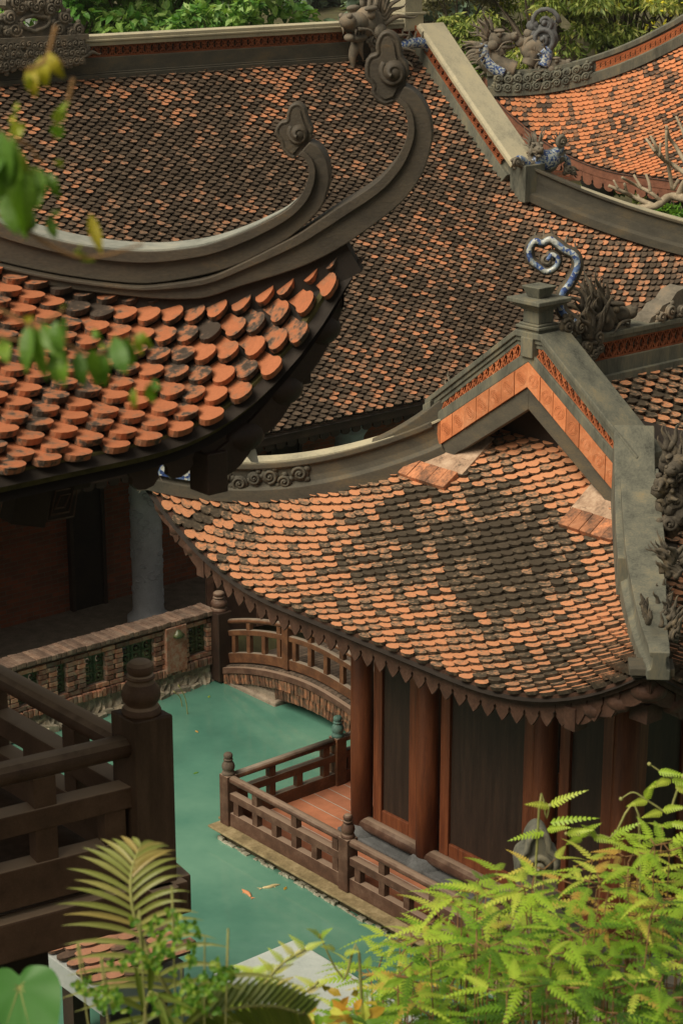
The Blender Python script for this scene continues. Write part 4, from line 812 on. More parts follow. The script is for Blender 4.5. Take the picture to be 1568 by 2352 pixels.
# big dragon on the right end of the ridge facing back along it
mb = MB(); pdn = onplane(838, 58, W(0, -10.25, 0), E2); dragon_head(mb, pdn + E1 * .15, unit(-E1 + E2 * .25 - UP * .05), UP, .92, 9)
for k in range(5): clouds(mb, pdn + E2 * .2 - UP * (.3 + .1 * k) + E1 * (.05 + .12 * (k % 3)), E1, UP, [(0, 0, .14)], .03)
flame(mb, pdn - UP * .35 - E1 * .2, -E1 * .2 - UP, -E1, .5, .12); sub(hall, mb, 'ridge_dragon', 'stone_carved')
pts = [onplane(u, v, W(0, -10.05, 0), E2) for u, v in ((915, 108), (940, 100), (965, 98), (980, 106), (988, 118))]
mb = MB(); mb.tube(smoothpath(pts, 5), .1, 8); o = sub(hall, mb, 'dragon_arm', 'mosaic')
mb = MB(); 
for k in range(6): flame(mb, pts[0] + (pts[-1] - pts[0]) * k / 5 + UP * .1, UP + E1 * .5, E1, .28, .04)
for k in range(4): flame(mb, pts[-1], -UP * .7 + E1 * random.uniform(-.6, .6), E1, .25, .07)
mb.build('claw', 'stone_carved', o)
# lion-dragon standing where verge and hip meet
mb = MB(); q0 = onplane(1245, 375, hr_.pt('+b', 8.6, VD - .02), unit(E1 * .0 + E2)); fw = unit(-E1 * .2 + E2 * .8)
mb.blob(q0 + UP * .02, (E1, E2, UP), (.42, .2, .24)); mb.blob(q0 + E1 * .32 + UP * .1, (E1, E2, UP), (.26, .18, .17))
mos = MB(); mos.blob(q0 + E2 * .06 + UP * .06, (E1, E2, UP), (.36, .2, .2))
def px1(u, v): return onplane(u, v, q0 + E2 * .1, unit(E2))
for pts_, rr in (([(1235, 385), (1244, 400), (1252, 412), (1244, 425), (1232, 430)], .07), ([(1212, 380), (1200, 368), (1190, 364), (1182, 370)], .08), ([(1262, 368), (1285, 358), (1300, 366), (1306, 380)], .08), ([(1268, 355), (1282, 345), (1290, 338)], .1)):
    pp = smoothpath([px1(*p) for p in pts_], 4); mos.tube(pp, [rr * (1 - .4 * i / len(pp)) for i in range(len(pp))], 8)
dragon_head(mb, px1(1233, 342) - E2 * .05, unit(-UP * .15 + E2 * .9 - E1 * .5), UP, .36, 7)
for c_ in ((1240, 428), (1302, 388), (1184, 372), (1215, 385)):
    clouds(mb, px1(*c_), E1, UP, [(0, 0, .1), (.12, -.05, .07)], .04)
    for k in range(3): flame(mb, px1(*c_) + E1 * .05, E1 * random.uniform(.2, 1) - UP * random.uniform(0, .6), UP, .3, .045)
for k in range(12): flame(mb, px1(1284, 338), UP * random.uniform(.2, 1) + E1 * random.uniform(-.8, .9), E1, .3, .035)
spiral(mb, px1(1282, 326) + E2 * .05, E1, UP, .12, 1.6, .05)
o = sub(hall, mb, 'ridge_beast', 'stone_carved', label='carved dragon-lion crouching where the two ridges meet'); mos.build('mosaic_scales', 'mosaic', o)
mb = MB(); mb.box(hr_.pt('+b', 8.62, VD - .05, .28), ax3, (.26, .2, .34)); sub(hall, mb, 'ridge_block', 'ridge', bevel=.015)
# wall, doors, columns under the eave
mb = MB(); mb.box(W(4.4, -7.4, 2.3), ax3, (9.5, .2, 1.9)); mb.box(W(-5.0, -10.6, 2.3), ax3, (.2, 3.2, 1.9)); mb.box(W(13.8, -10.6, 2.3), ax3, (.2, 3.2, 1.9)); sub(hall, mb, 'brick_wall', 'brick_hall')
for a0, a1 in ((-1.6, -1.05), (2.55, 3.09), (6.6, 7.16), (10.6, 11.15)):
    mb = MB(); mb.box(W((a0 + a1) / 2, -7.18, 2.0), ax3, ((a1 - a0) / 2, .06, 1.6)); o = mb.build('door', 'wood_black', hall)
    mb = MB()
    for e in (a0 - .03, a1 + .03): mb.box(W(e, -7.17, 2.0), ax3, (.03, .08, 1.6))
    mb.build('door_frame', 'wood_dark', o)
M['stone_column'] = weathered('swirl_carved_stone', [(.3, (.28, .29, .31)), (.7, (.5, .52, .55))], 3, (1, 1, 1), .8, .3, 40)
for a in (-.99, 3.18, 7.35, 11.5):
    mb = MB(); mb.lathe(W(a, -6, 0), [(.34, .4), (.34, .55), (.26, .62), (.245, .7), (.24, 2.75), (.27, 2.8), (.31, 2.86), (.26, 2.92), (.33, 2.98), (.33, 3.1)], 28); c = mb.build('stone_column', 'stone_column', hall)
    mb = MB()
    for k in range(70):
        th = random.uniform(0, 6.28); z = random.uniform(.75, 2.65); q = np.array([math.cos(th), math.sin(th), 0]); tg = np.cross(UP, q); rr = random.uniform(.06, .12); s0 = random.uniform(0, 6.28); pp = []
        for i in range(16):
            t = i / 15; r_ = rr * (1 - .75 * t); an = s0 + 6.5 * t; u_ = r_ * math.cos(an); ang = th + u_ / .245; pp.append(W(a, -6, 0) + np.array([math.cos(ang), math.sin(ang), 0]) * .243 + UP * (z + r_ * math.sin(an) * .7))
        mb.tube(pp, .013, 4)
    mb.build('swirl_relief', 'stone_column', c)
mb = MB(); mb.box(W(4.4, -6, 3.2), ax3, (9.6, .14, .12)); 
for a in np.arange(-4.9, 13.8, .72): mb.bar(W(a, -7.2, 3.75), W(a, -4.95, 3.42), .12, .16)
sub(hall, mb, 'eave_beams', 'wood_black')
mb = MB(); mb.box(W(4.4, -6.3, .34), ax3, (9.6, 1.3, .12)); sub(hall, mb, 'hall_plinth', 'mortar')
mb = MB()
for k in range(60): p = W(2.75 + random.gauss(0, .38), -5.15 + random.gauss(0, .14), .5 + .2 * random.random()); mb.blob(p, (E1, E2, UP), (.2, .14, .09), .5, 8, 5, .6)
tag(mb.build('net_heap', 'net'), 'heap of dark netting lying behind the brick balustrade under the stone column', 'heap')
# ------------------------------------------------------------------ hall at the upper right
rh = thing('side_hall', 'bright orange tiled hall with a raised dragon corner at upper right', 'temple hall', W(31, -12.6, 2))
rr_ = Roof(31, -12.65, 7.0, 7.0, 4.75, lambda d: .62 * d + .055 * d * d, 1.6, 5.0, 2.1)
mb = MB(); rr_.tiles(mb, '-a', .22, .08, -.02, 6.8, lambda d: (-(6.9 - d), 6.9 - d), HEX, .032, .3, edge=.6); sub(rh, mb, 'roof_tiles', 'tile_far')
mb = MB()
for f in ('-a', '+a', '-b', '+b'): rr_.sheet(mb, f, -.05, 6.95, lambda d: (-(7 - d), 7 - d), -.015); rr_.sheet(mb, f, 0, 3, lambda d: (-(7 - d), 7 - d), -.18)
sub(rh, mb, 'roof_deck', 'under')
M['fringe_red'] = weathered('faded_red_fringe', [(.3, (.1, .04, .025)), (.7, (.24, .1, .06))], 5)
mb = MB()
for f in ('-a', '-b'): mb.sweep([rr_.pt(f, q, 0, -.12) for q in np.linspace(-7, 7, 50)], [(-.03, -.12), (.03, -.12), (.03, .1), (-.03, .1)])
fringe(rr_, mb, '-a', -6.9, 5, .36, .34, .0, -.2, 'round'); sub(rh, mb, 'eave_fringe', 'fringe_red')
mb = MB(); Q = [rr_.pt('-a', -(7 - d), d, 0) for d in np.linspace(-.05, 6.9, 40)]
mb.sweep(Q, [(-.22, -.05), (-.22, .2), (-.1, .22), (-.1, .46), (-.17, .48), (-.17, .6), (.17, .6), (.17, .48), (.1, .46), (.1, .22), (.22, .2), (.22, -.05)]); hq = sub(rh, mb, 'hip_ridge', 'ridge', bevel=.01)
mb = MB(); n_ = unit(-E1 + E2); 
for i in range(11, 38): p = Q[i] + n_ * .12 + UP * .24; dd = unit(Q[i + 1] - Q[i]); lattice(mb, p, dd, UP, np.linalg.norm(Q[i + 1] - Q[i]), .21, .16, .03, .03)
mb.build('hip_lattice', 'lattice', hq)
mb = MB()
for i in range(1, 11):
    for k in range(2): clouds(mb, Q[i] + n_ * .2 + UP * (.18 + .22 * k), unit(Q[i + 1] - Q[i]), UP, [(0, 0, .13)], .04)
mb.build('cloud_relief', 'ridge', hq)
tip = Q[0]; pl_ = tip; nn_ = unit(E1 - E2)
def px2(x, y): return onplane((1340 + x / 5.227) * .8167, (60 + y / 5.227) * .8167, pl_, nn_)
mb = MB(); pp = smoothpath([px2(*p) for p in ((400, 760), (270, 700), (180, 620), (120, 530), (105, 430), (130, 330))], 5); mb.tube(pp, .24, 10); o = sub(rh, mb, 'corner_dragon', 'stone_carved')
mb = MB(); mb.tube([p - nn_ * -.0 + n_ * .1 for p in pp], [.17] * len(pp), 8); mb.build('mosaic_body', 'mosaic', o)
mb = MB(); dragon_head(mb, px2(200, 290), unit(E1 + E2), UP, .75, 8)
for i in range(0, len(pp), 2): flame(mb, pp[i] - unit(E1 + E2) * .15, -unit(E1 + E2) + UP * random.uniform(-.9, .5), UP, .5, .08)
mb.build('head', 'stone_carved', o)
mb = MB(); pp = smoothpath([px2(*p) for p in ((560, 720), (430, 670), (330, 600), (270, 520), (280, 460), (330, 450), (350, 500))], 5); mb.tube(pp, [.24 - .1 * i / len(pp) for i in range(len(pp))], 8); sub(rh, mb, 'curled_horn', 'stone_carved')
mb = MB(); mos = MB()
pp = smoothpath([px2(*p) for p in ((760, 640), (800, 520), (760, 420), (820, 350), (900, 360), (960, 430), (1010, 460), (1010, 560), (980, 650))], 5); mb.tube(pp, .2, 8)
mos.tube([p + n_ * .1 for p in pp[24:]], .17, 8)
clouds(mb, px2(830, 380), unit(E1 + E2), UP, [(0, 0, .35)], .08); clouds(mb, px2(920, 680), unit(E1 + E2), UP, [(0, 0, .28)], .08); dragon_head(mb, px2(1060, 660), unit(E1 + E2), UP, .6, 6)
for k in range(10): flame(mb, px2(700 + 30 * k, 450 + 20 * math.sin(k)), UP + unit(E1 + E2) * random.uniform(-.6, .6), E1, .5, .08)
o = sub(rh, mb, 'coiled_dragon', 'stone_carved'); mos.build('mosaic_coil', 'mosaic', o)
mb = MB(); spiral(mb, px2(985, 20), unit(E1 + E2), UP, .4, 1.5, .07); mb.tube(smoothpath([px2(*p) for p in ((1040, 40), (1000, 150), (1050, 190), (1080, 240))], 4), .09, 6)
for k in range(8): flame(mb, px2(900 + 25 * k, 240), UP + unit(E1 + E2) * random.uniform(-1, 1), E1, .5, .12)
clouds(mb, px2(960, 260), unit(E1 + E2), UP, [(0, 0, .4)], .1); sub(rh, mb, 'spiral_finial', 'stone_grey')
corner_brackets(rh, rr_, -1, -1, 'fringe_red', 1.4)
for b in (-17.4, -15.15, -12.9):
    mb = MB(); mb.box(W(25.8, b, 4.55), ax3, (.55, .55, .09)); mb.lathe(W(25.8, b, 0), [(.42, 1.5), (.42, 4.0), (.46, 4.1), (.42, 4.2), (.5, 4.35), (.5, 4.46)], 24); sub(rh, mb, 'stone_column', 'stone_grey')
    mb = MB(); mb.box(W(25.8, b, 4.78), ax3, (.3, .3, .14)); mb.bar(W(25.9, b, 4.85), W(24.2, b, 4.7), .22, .3); sub(rh, mb, 'bracket', 'fringe_red')
mb = MB(); mb.box(W(32, -12.6, 3.2), ax3, (4.5, 4.5, 1.7)); sub(rh, mb, 'inner_wall', 'wood_dark')
# further roof seen over the corner
fr_ = thing('rear_hall', 'small pale-ridged tiled gable just visible behind the raised dragon corner', 'temple hall', W(37, -22, 3))
p0, p1 = atY(1172, 160, 66), atY(1206, 122, 66); mb = MB(); d_ = unit(p1 - p0); mb.bar(p0, p0 + d_ * 2.2, .5, .3); mb.bar(p0 + d_ * 2.2, p0 + d_ * 2.2 + np.array([1, 0, -1.0]) * 2.4, .5, .3); sub(fr_, mb, 'verge', 'ridge_pale')
mb = MB(); ap = p0 + d_ * 2.2; mb.add([p0 - UP * .2, ap - UP * .2, ap + np.array([2.4, 0, -2.6]), p0 + np.array([0, 3, -.2]), ap + np.array([0, 3, -.2]), ap + np.array([2.4, 3, -2.6])], [(0, 1, 2), (3, 4, 5), (0, 1, 4, 3), (1, 2, 5, 4)]); sub(fr_, mb, 'roof', 'tile_hall')
mb = MB(); mb.box(ap + np.array([0, 1.6, -4.2]), (np.array([1., 0, 0]), np.array([0, 1., 0]), UP), (2.2, 1.3, 2.2)); sub(fr_, mb, 'wall', 'brick_hall')
# ------------------------------------------------------------------ near pavilion on the left: corner (+a, +b), floor high over the water
npv = thing('upper_pavilion', 'near raised pavilion with orange scalloped tiles and dark swept ridge ends at upper left', 'pavilion', W(-9.8, 7.3, 5.8))
nr = Roof(-9.75, 7.34, 3.05, 3.05, 8.765, lambda d: .5 * d + .03 * d * d, .86, 1.55, 2.5)
mb = MB(); nr.tiles(mb, '+b', .205, .077, -.02, 2.8, lambda d: (-(3.02 - d), 3.02 - d), BELL, .042, .42, edge=.55, bias=lambda q, d: .12 - .3 * max(0, min(1, (q + 1.2 * d - .6) / 1.6))); nr.tiles(mb, '+a', .205, .077, -.02, 2.6, lambda d: (-(2.8 - d), 2.8 - d), BELL, .042, .42, edge=.55); sub(npv, mb, 'roof_tiles', 'tile_near')
mb = MB()
for f in ('-a', '+a', '-b', '+b'): nr.sheet(mb, f, -.03, 3.0, lambda d: (-(3.05 - d), 3.05 - d), -.015); nr.sheet(mb, f, .02, 3.0, lambda d: (-(3.05 - d), 3.05 - d), -.13)
sub(npv, mb, 'roof_deck', 'under')
mb = MB()
for f in ('+b', '+a'): mb.sweep([nr.pt(f, q, .06, -.06) for q in np.linspace(-3.0, 3.0, 60)], [(-.02, -.05), (.02, -.05), (.02, .05), (-.02, .05)])
sub(npv, mb, 'eave_board', 'hair_moss')
for f in ('+b', '+a'): mb = MB(); fringe(nr, mb, f, 1.55, 2.9, .2, .2, .1, -.1, 'round', .035); sub(npv, mb, 'carved_fringe', 'wood_dark')
corner_brackets(npv, nr, 1, 1, 'wood_dark', .95, .34)
# swept ridge: outlines given their true size in the vertical plane of the hip
hO = W(-7.6, 9.49, 0); hX = unit(E1 + E2); hN = unit(E1 - E2)
def hp2(u, v): p = onplane(u, v, hO, hN); return (float(np.dot(p - hO, hX)), float(p[2]))
cr = lambda L: [hp2((600 + x / 2.24) * .8167, (50 + y / 2.24) * .8167) for x, y in L]
ds = lambda L: [hp2(*p) for p in L]
def sm2(L, n=4): return [(p[0], p[1]) for p in smoothpath([np.array([x, y, 0]) for x, y in L], n)]
def spiralfin(mb, c, q, th0, zt):
    for sg in (1, -1):
        ctr = hO + hX * c[0] + UP * c[1] - hN * zt * sg; pp = []; rr = []
        for i in range(26):
            t = i / 25; an = th0 - 2 * math.pi * 1.15 * t; r_ = q * (1 - .78 * t); pp.append(ctr + hX * r_ * math.cos(an) + UP * r_ * math.sin(an) - hN * sg * .02 * t); rr.append(q * (.34 - .12 * t))
        mb.tube(pp, rr, 8)
fin_lo = [(1210, 420), (1226, 350), (1220, 290), (1190, 242), (1182, 200), (1172, 145), (1148, 103), (1105, 80), (1060, 95), (1035, 140), (1028, 190), (1030, 218), (990, 235), (966, 275), (960, 330), (970, 385), (1003, 425), (1002, 465), (1030, 512), (1080, 540), (1130, 528), (1160, 513)]
lo_in = [(1160, 513), (1195, 543), (1218, 585), (1229, 645), (1225, 720), (1200, 795), (1160, 872), (1100, 950), (1040, 1012), (940, 1085), (800, 1172), (650, 1272), (540, 1345), (400, 1420), (200, 1520)]
lo_out = [(1210, 420), (1270, 452), (1322, 512), (1357, 582), (1377, 662), (1381, 742), (1366, 832), (1331, 942), (1281, 1032), (1202, 1132), (1100, 1222), (980, 1312), (800, 1432), (600, 1533), (400, 1604), (200, 1664)]
up_fin = [(615, 770), (626, 700), (604, 650), (590, 610), (576, 562), (535, 531), (490, 550), (470, 600), (465, 640), (430, 650), (400, 690), (400, 732), (430, 780), (440, 822), (480, 868), (515, 878), (545, 850)]
up_in = [(545, 850), (575, 860), (600, 890), (615, 942), (606, 1000), (580, 1070), (530, 1142), (460, 1202), (350, 1262), (200, 1332)]
up_out = [(615, 770), (670, 802), (711, 862), (731, 932), (736, 1012), (720, 1092), (690, 1172), (640, 1234), (560, 1312), (450, 1392), (300, 1472), (150, 1542)]
lo_in_d = [(485, 628), (380, 645), (300, 647), (150, 628), (0, 596), (-150, 555), (-380, 470), (-700, 330)]
lo_out_d = [(490, 672), (450, 678), (380, 678), (300, 671), (150, 652), (0, 620), (-150, 582), (-380, 500), (-700, 365)]
up_in_d = [(490, 552), (430, 563), (350, 569), (250, 563), (150, 546), (60, 521), (0, 498), (-150, 430), (-380, 320), (-700, 160)]
up_out_d = [(480, 623), (380, 641), (300, 643), (150, 624), (0, 592), (-150, 551), (-380, 466), (-700, 326)]
def band(inn, out): return sm2(inn) + list(reversed(sm2(out)))
# lower (outer) beam
L_in = cr(lo_in) + ds(lo_in_d); L_out = cr(lo_out) + ds(lo_out_d)
mb = MB(); mb.poly(band(L_in, L_out), hO, hX, UP, .22); o1 = sub(npv, mb, 'swept_ridge', 'beam_dark', bevel=.006)
def inset(inn, out, t): 
    a, b = sm2(inn, 6), sm2(out, 6); b = np.array(b); r_ = []
    for p in a:
        p = np.array(p); q = b[np.argmin(((b - p) ** 2).sum(1))]; r_.append(tuple(p + (q - p) * t))
    return r_
mb = MB(); e = inset(L_in, L_out, .3); mb.poly(sm2(L_in, 6) + list(reversed(e)), hO, hX, UP, .27); mb.build('ridge_rim', 'beam_dark', o1, bevel=.005)
def finial(par, L, boss, q, S):
    P = sm2(cr(L), 3); mb = MB(); mb.poly(P, hO, hX, UP, .105 * S); fl = inset_loop(P, .01 * S)[2:-2]
    for sg in (1, -1): mb.tube([hO + hX * x + UP * y + hN * .045 * S * sg for x, y in fl], .014 * S, 8)
    mb.poly(inset_loop(sm2(cr(L), 2), .03 * S), hO, hX, UP, .138 * S); c = cr([boss])[0]; ctr = hO + hX * c[0] + UP * c[1]
    for sg in (1, -1):
        mb.blob(ctr + hN * .05 * S * sg, (hX, UP, hN), (q * .95, q, .07 * S), .5, 16, 9); pp = []; rr = []
        for i in range(30):
            t = i / 29; an = 2.4 + 2 * math.pi * 1.3 * t; r_ = q * (1.05 - .8 * t); pp.append(ctr + hX * r_ * math.cos(an) + UP * r_ * math.sin(an) + hN * sg * (.06 + .07 * t) * S); rr.append(q * (.3 - .1 * t))
        mb.tube(pp, rr, 8)
    mb.build('cloud_finial', 'beam_dark', par, bevel=.008)
finial(o1, fin_lo, (1140, 335), .066, 1.)
mb = MB(); mb.sweep([nr.pt('+b', 3.05 - d, d, 0) for d in np.linspace(.02, 2.2, 24)], [(-.07, -.1), (.07, -.1), (.07, .13), (-.07, .13)]); mb.build('ridge_bed', 'under', o1)
# upper (inner) beam
U_in = cr(up_in) + ds(up_in_d); U_out = cr(up_out) + ds(up_out_d)
mb = MB(); mb.poly(band(U_in, U_out), hO + hN * .01, hX, UP, .2); o2 = sub(npv, mb, 'swept_ridge', 'beam_dark', bevel=.006)
mb = MB(); e = inset(U_in, U_out, .34); mb.poly(sm2(U_in, 6) + list(reversed(e)), hO, hX, UP, .25); mb.build('ridge_rim', 'beam_dark', o2, bevel=.005)
mb = MB(); a_ = sm2(cr(up_in[6:]) + ds(up_in_d), 4); na = len(a_); mb.sweep([hO + hX * x + UP * (y + .004) for x, y in a_], [(-.115, -.004), (-.115, .006), (.115, .006), (.115, -.004)], scale=[min(1, .25 + i / 24) for i in range(na)]); mb.build('ridge_top', 'ridge_grey', o2, label='pale worn top of the swept ridge')  # tapering pale strip paints the highlight along the ridge's upper edge
finial(o2, up_fin, (545, 722), .052, .85)
# posts and beams that carry the roof (hidden to the left)
for a, b in ((-9.4, 9.2), (-11.9, 9.2), (-11.9, 5.4), (-7.9, 5.4)):
    mb = MB(); mb.lathe(W(a, b, 0), [(.13, 5.75), (.13, 8.9)], 16); sub(npv, mb, 'column', 'wood_dark')
    mb = MB(); mb.lathe(W(a, b, 0), [(.22, -.5), (.2, 5.3)], 12); sub(npv, mb, 'stilt', 'wood_black')
mb = MB(); mb.box(W(-9.9, 9.2, 8.62), ax3, (2.4, .08, .11)); mb.box(W(-7.9, 7.3, 8.62), ax3, (.08, 2.0, .11)); mb.box(W(-7.75, 9.35, 8.6), ax3, (.1, .1, .12))
for q in (-9.4, -8.4): mb.bar(W(q, 9.0, 8.85), W(q, 10.2, 8.62), .1, .13)
sub(npv, mb, 'eave_beams', 'wood_black')
# balcony floor, turned a few degrees like its front rail
bc_ = W(-7.6, 9.49, 0); n1 = -np.array([math.cos(rad(31)), math.sin(rad(31)), 0]); n2 = -E2
mb = MB(); mb.add([bc_ + UP * z for z in (5.72, 5.8)] + [bc_ + n1 * 5 + UP * z for z in (5.72, 5.8)] + [bc_ + n1 * 5 + n2 * 5 + UP * z for z in (5.72, 5.8)] + [bc_ + n2 * 5 + UP * z for z in (5.72, 5.8)], [(0, 2, 4, 6), (1, 3, 5, 7), (0, 2, 3, 1), (2, 4, 5, 3), (4, 6, 7, 5), (6, 0, 1, 7)]); sub(npv, mb, 'balcony_floor', 'wood_balcony')
mb = MB(); o2n = np.cross(UP, n1); mb.bar(bc_ - n1 * .25 + UP * 5.66, bc_ + n1 * 5 + UP * 5.66, .2, .26); mb.bar(bc_ - n2 * .22 + UP * 5.68, bc_ + n2 * 5 + UP * 5.68, .18, .22); sub(npv, mb, 'edge_beam', 'wood_balcony_rail', bevel=.015)
mb = MB()
for k in range(3): mb.box(bc_ + n1 * (.7 + 1.6 * k) + n2 * .3 + UP * 3.0, (n1, n2, UP), (.14, .14, 2.5))
sub(npv, mb, 'floor_support', 'wood_black', bevel=.015)
railing('balcony_railing', 'thick dark balcony railing at lower left, running toward the viewer from its big corner post', [bc_, bc_ + n1 * 2.6], 5.85, 'wood_balcony_rail', 1.36, .34, z_top=.9, posts=(1,))
railing('balcony_railing', 'thick dark balcony railing at lower left, running away behind its big corner post', [bc_, bc_ + n2 * 2.9], 5.85, 'wood_balcony_rail', 1.36, .34, z_top=.82, posts=(1,))
cp = thing('corner_post', 'big square dark balcony post with a rounded double-bun finial', 'post', bc_ + UP * 5.5)
mb = MB(); mb.box(bc_ + UP * 6.2, (n1, n2, UP), (.125, .125, .67)); mb.build('post', 'wood_balcony', cp, bevel=.012)
mb = MB(); mb.lathe(bc_ + UP * 6.87, finial_profile(.118, .33), 28); mb.build('finial', 'wood_balcony_rail', cp)
mb = MB(); mb.box(bc_ - n1 * .04 - n2 * .06 + UP * 5.7, (n1, n2, UP), (.13, .11, .09)); mb.build('bracket_end', 'wood_balcony_rail', cp, bevel=.012)
# carved box lantern and slack cable under the near eave
lc = atY(95, 1155, 10.9); lt = thing('hanging_lantern', 'dark wooden box lantern with a carved fret panel hanging under the near eave', 'lantern', lc)
mb = MB(); lx = unit(E1 * .9 + E2 * .1); mb.poly([(-.02, -.1), (.16, -.1), (.19, .12), (.04, .12)], lc, lx, UP, .14); mb.poly([(-.24, -.06), (-.03, -.12), (.03, .12), (-.17, .16)], lc + E2 * .02, lx, UP, .16); mb.build('box', 'wood_black', lt, bevel=.006)
mb = MB()
for k, s_ in enumerate((1, .68, .36)): q = [lc + E2 * .075 + lx * (.09 + x * s_ * .085 + y * .02) + UP * (.01 + y * s_ * .1) for x, y in ((-1, -1), (1, -1), (1, 1), (-1, 1), (-1, -1))]; mb.tube(q, .006, 4)
mb.build('fret_carving', 'wood_rail', lt); mb = MB(); mb.tube([lc + UP * .12, lc + UP * .6], .008, 5); mb.build('hanger', 'rope', lt)
mb = MB(); mb.tube(smoothpath([atY(u, v, 10.6) for u, v in ((40, 1085), (70, 1100), (110, 1104), (150, 1095), (180, 1070), (197, 1040))], 6), .011, 6); tag(mb.build('slack_cable', 'rope'), 'slack brown cable looping under the scalloped eave tiles', 'cable')
pc = onplane(578, 1045, nr.pt('+b', 2.1, .1), E2); mb = MB(); mb.add([pc + E1 * x + UP * y + E2 * z for x, y, z in ((-.03, .06, 0), (.02, .03, .01), (.035, -.05, .02), (.0, -.04, 0), (-.02, -.01, -.01))] + [pc + E1 * x + UP * y + E2 * (z - .004) for x, y, z in ((-.03, .06, 0), (.02, .03, .01), (.035, -.05, .02), (.0, -.04, 0), (-.02, -.01, -.01))], [(0, 1, 2, 3, 4), (5, 6, 7, 8, 9), (0, 1, 6, 5), (1, 2, 7, 6), (2, 3, 8, 7), (3, 4, 9, 8), (4, 0, 5, 9)]); tag(mb.build('paper_scrap', 'paper'), 'torn white scrap stuck to the carved corner under the near roof', 'paper scrap')
# ------------------------------------------------------------------ low tiled canopy, stand-in for the sky reflection, and roof tip at the bottom
cn = thing('low_canopy', 'low canopy with pinkish scalloped tiles and a white edge below the balcony', 'canopy', W(-3.2, 3.6, 0))
mb = MB(); mb.box(W(-3.66, 3.0, .86), ax3, (.5, .62, .13)); sub(cn, mb, 'white_edge', 'white_wall', bevel=.01)
mb = MB(); pk = Roof(-3.66, 3.0, .5, .62, .99, lambda d: .1 * d, 0, 1, 2); pk.tiles(mb, '-a', .19, .16, .0, .9, lambda d: (-.55, .6), BELL, .03, .15); sub(cn, mb, 'canopy_tiles', 'tile_pale')
mb = MB()
for a in (-3.9, -3.4):
    for b in (2.7, 3.4): mb.box(W(a, b, .1), ax3, (.1, .1, .65))
sub(cn, mb, 'support', 'wood_dark')
mb = MB(); mb.box(W(-1.62, 4.7, -.08), ax3, (.58, 1.9, .2)); tag(mb.build('landing_slab', 'slab', None, bevel=.02), 'pale flat landing slab at the water edge behind the ferns', 'slab')  # pale panel added where the water would mirror bright sky
rt = thing('ridge_finial', 'grey trefoil roof finial rising out of the ferns in front of the pavilion wall', 'roof finial', atY(1230, 2000, 10))
fO = atY(1230, 1990, 10); fX = unit(np.array([1, .1, 0])); k_ = 10.6 / F
tre = [(-48, -10), (-52, 20), (-46, 45), (-30, 60), (-26, 85), (-12, 108), (4, 113), (20, 103), (30, 78), (30, 60), (48, 45), (54, 20), (50, -15), (40, -60), (-38, -60)]
mb = MB(); mb.poly(sm2([(x * k_, y * k_) for x, y in tre] + [(tre[0][0] * k_, tre[0][1] * k_)], 3)[:-1], fO, fX, UP, .13); mb.tube([fO + fX * x * k_ * .86 + UP * (y * k_ * .9 + .01) - np.array([0, .07, 0]) for x, y in tre[:-2]], .02, 6)
spiral(mb, fO + UP * .03 - np.array([0, .07, 0]), fX, UP, .07, 1.4, .022); mb.build('cloud_finial', 'ridge', rt)
mb = MB(); mb.sweep(smoothpath([fO - UP * .05, fO - UP * .35 + fX * .1, fO - UP * .7 + fX * .5, fO - UP * .9 + fX * 1.2, fO - UP * .9 + fX * 2.4], 6), [(-.1, -.12), (.1, -.12), (.1, .12), (-.1, .12)], up=np.array([0, 1., 0])); mb.build('swept_ridge', 'ridge_dark', rt)
mb = MB(); mb.box(fO - UP * 2.1 + fX * 1.4, (fX, np.array([0, 1., 0]), UP), (1.2, .15, 1.2)); mb.build('gate_wall', 'mortar', rt)
for k, (u, v, lb) in enumerate(((606, 1600, 'speck of a leaf afloat near the bridge arch'), (655, 2040, 'tiny yellow leaf afloat right of the pale koi'), (775, 2030, 'tiny green leaf afloat close to the platform wall'), (450, 1775, 'tiny pale leaf afloat beside the big balcony post'), (452, 1680, 'tiny leaf afloat off the brick balustrade'), (700, 1945, 'small leaf afloat off the platform corner'), (480, 1600, 'pale leaf afloat at the foot of the rubble footing'))):
    p = atZ(u, v, .006); mb = MB(); a_ = k * 1.3; d = np.array([math.cos(a_), math.sin(a_), 0]); s_ = np.array([-d[1], d[0], 0]); mb.add([p - d * .05, p + s_ * .022, p + d * .05, p - s_ * .022, p + UP * .006], [(0, 1, 4), (1, 2, 4), (2, 3, 4), (3, 0, 4)], .3 + .1 * k); tag(mb.build('floating_leaf', 'leaf_gold' if k % 3 else 'leaf_small'), lb, 'leaf', 'leaves floating on the pond')
# koi and a floating twig
for (u, v, ang, mt, lb) in ((567, 2050, 2.2, 'koi_orange', 'orange koi fish swimming in the green pond near the fern frond'), (625, 2036, .5, 'koi_pale', 'pale yellow koi fish beside the orange one in the green pond')):
    p = atZ(u, v, .004); d = np.array([math.cos(ang), math.sin(ang), 0]); s_ = np.array([-d[1], d[0], 0]); mb = MB()
    d = d * .72; s_ = s_ * .72; P = smoothpath([p - d * .16 + s_ * .03, p - d * .05, p + d * .06 + s_ * .01, p + d * .15], 4); n_ = len(P); mb.tube(P, [.003 + .022 * math.sin(math.pi * min(1, .12 + .88 * i / (n_ - 1))) for i in range(n_)], 8)
    mb.add([P[0], P[0] - d * .09 + s_ * .05 + UP * .004, P[0] - d * .06, P[0] - d * .09 - s_ * .04 + UP * .004], [(0, 1, 2), (0, 2, 3)])
    for sg in (-1, 1): mb.add([P[8], P[8] + s_ * .07 * sg - d * .03, P[6]], [(0, 1, 2)])
    tag(mb.build('koi', mt), lb, 'fish')
p = atZ(742, 1722, .01); mb = MB(); mb.tube([p - np.array([.12, .02, 0]), p + np.array([.1, -.03, .01])], .008, 5)
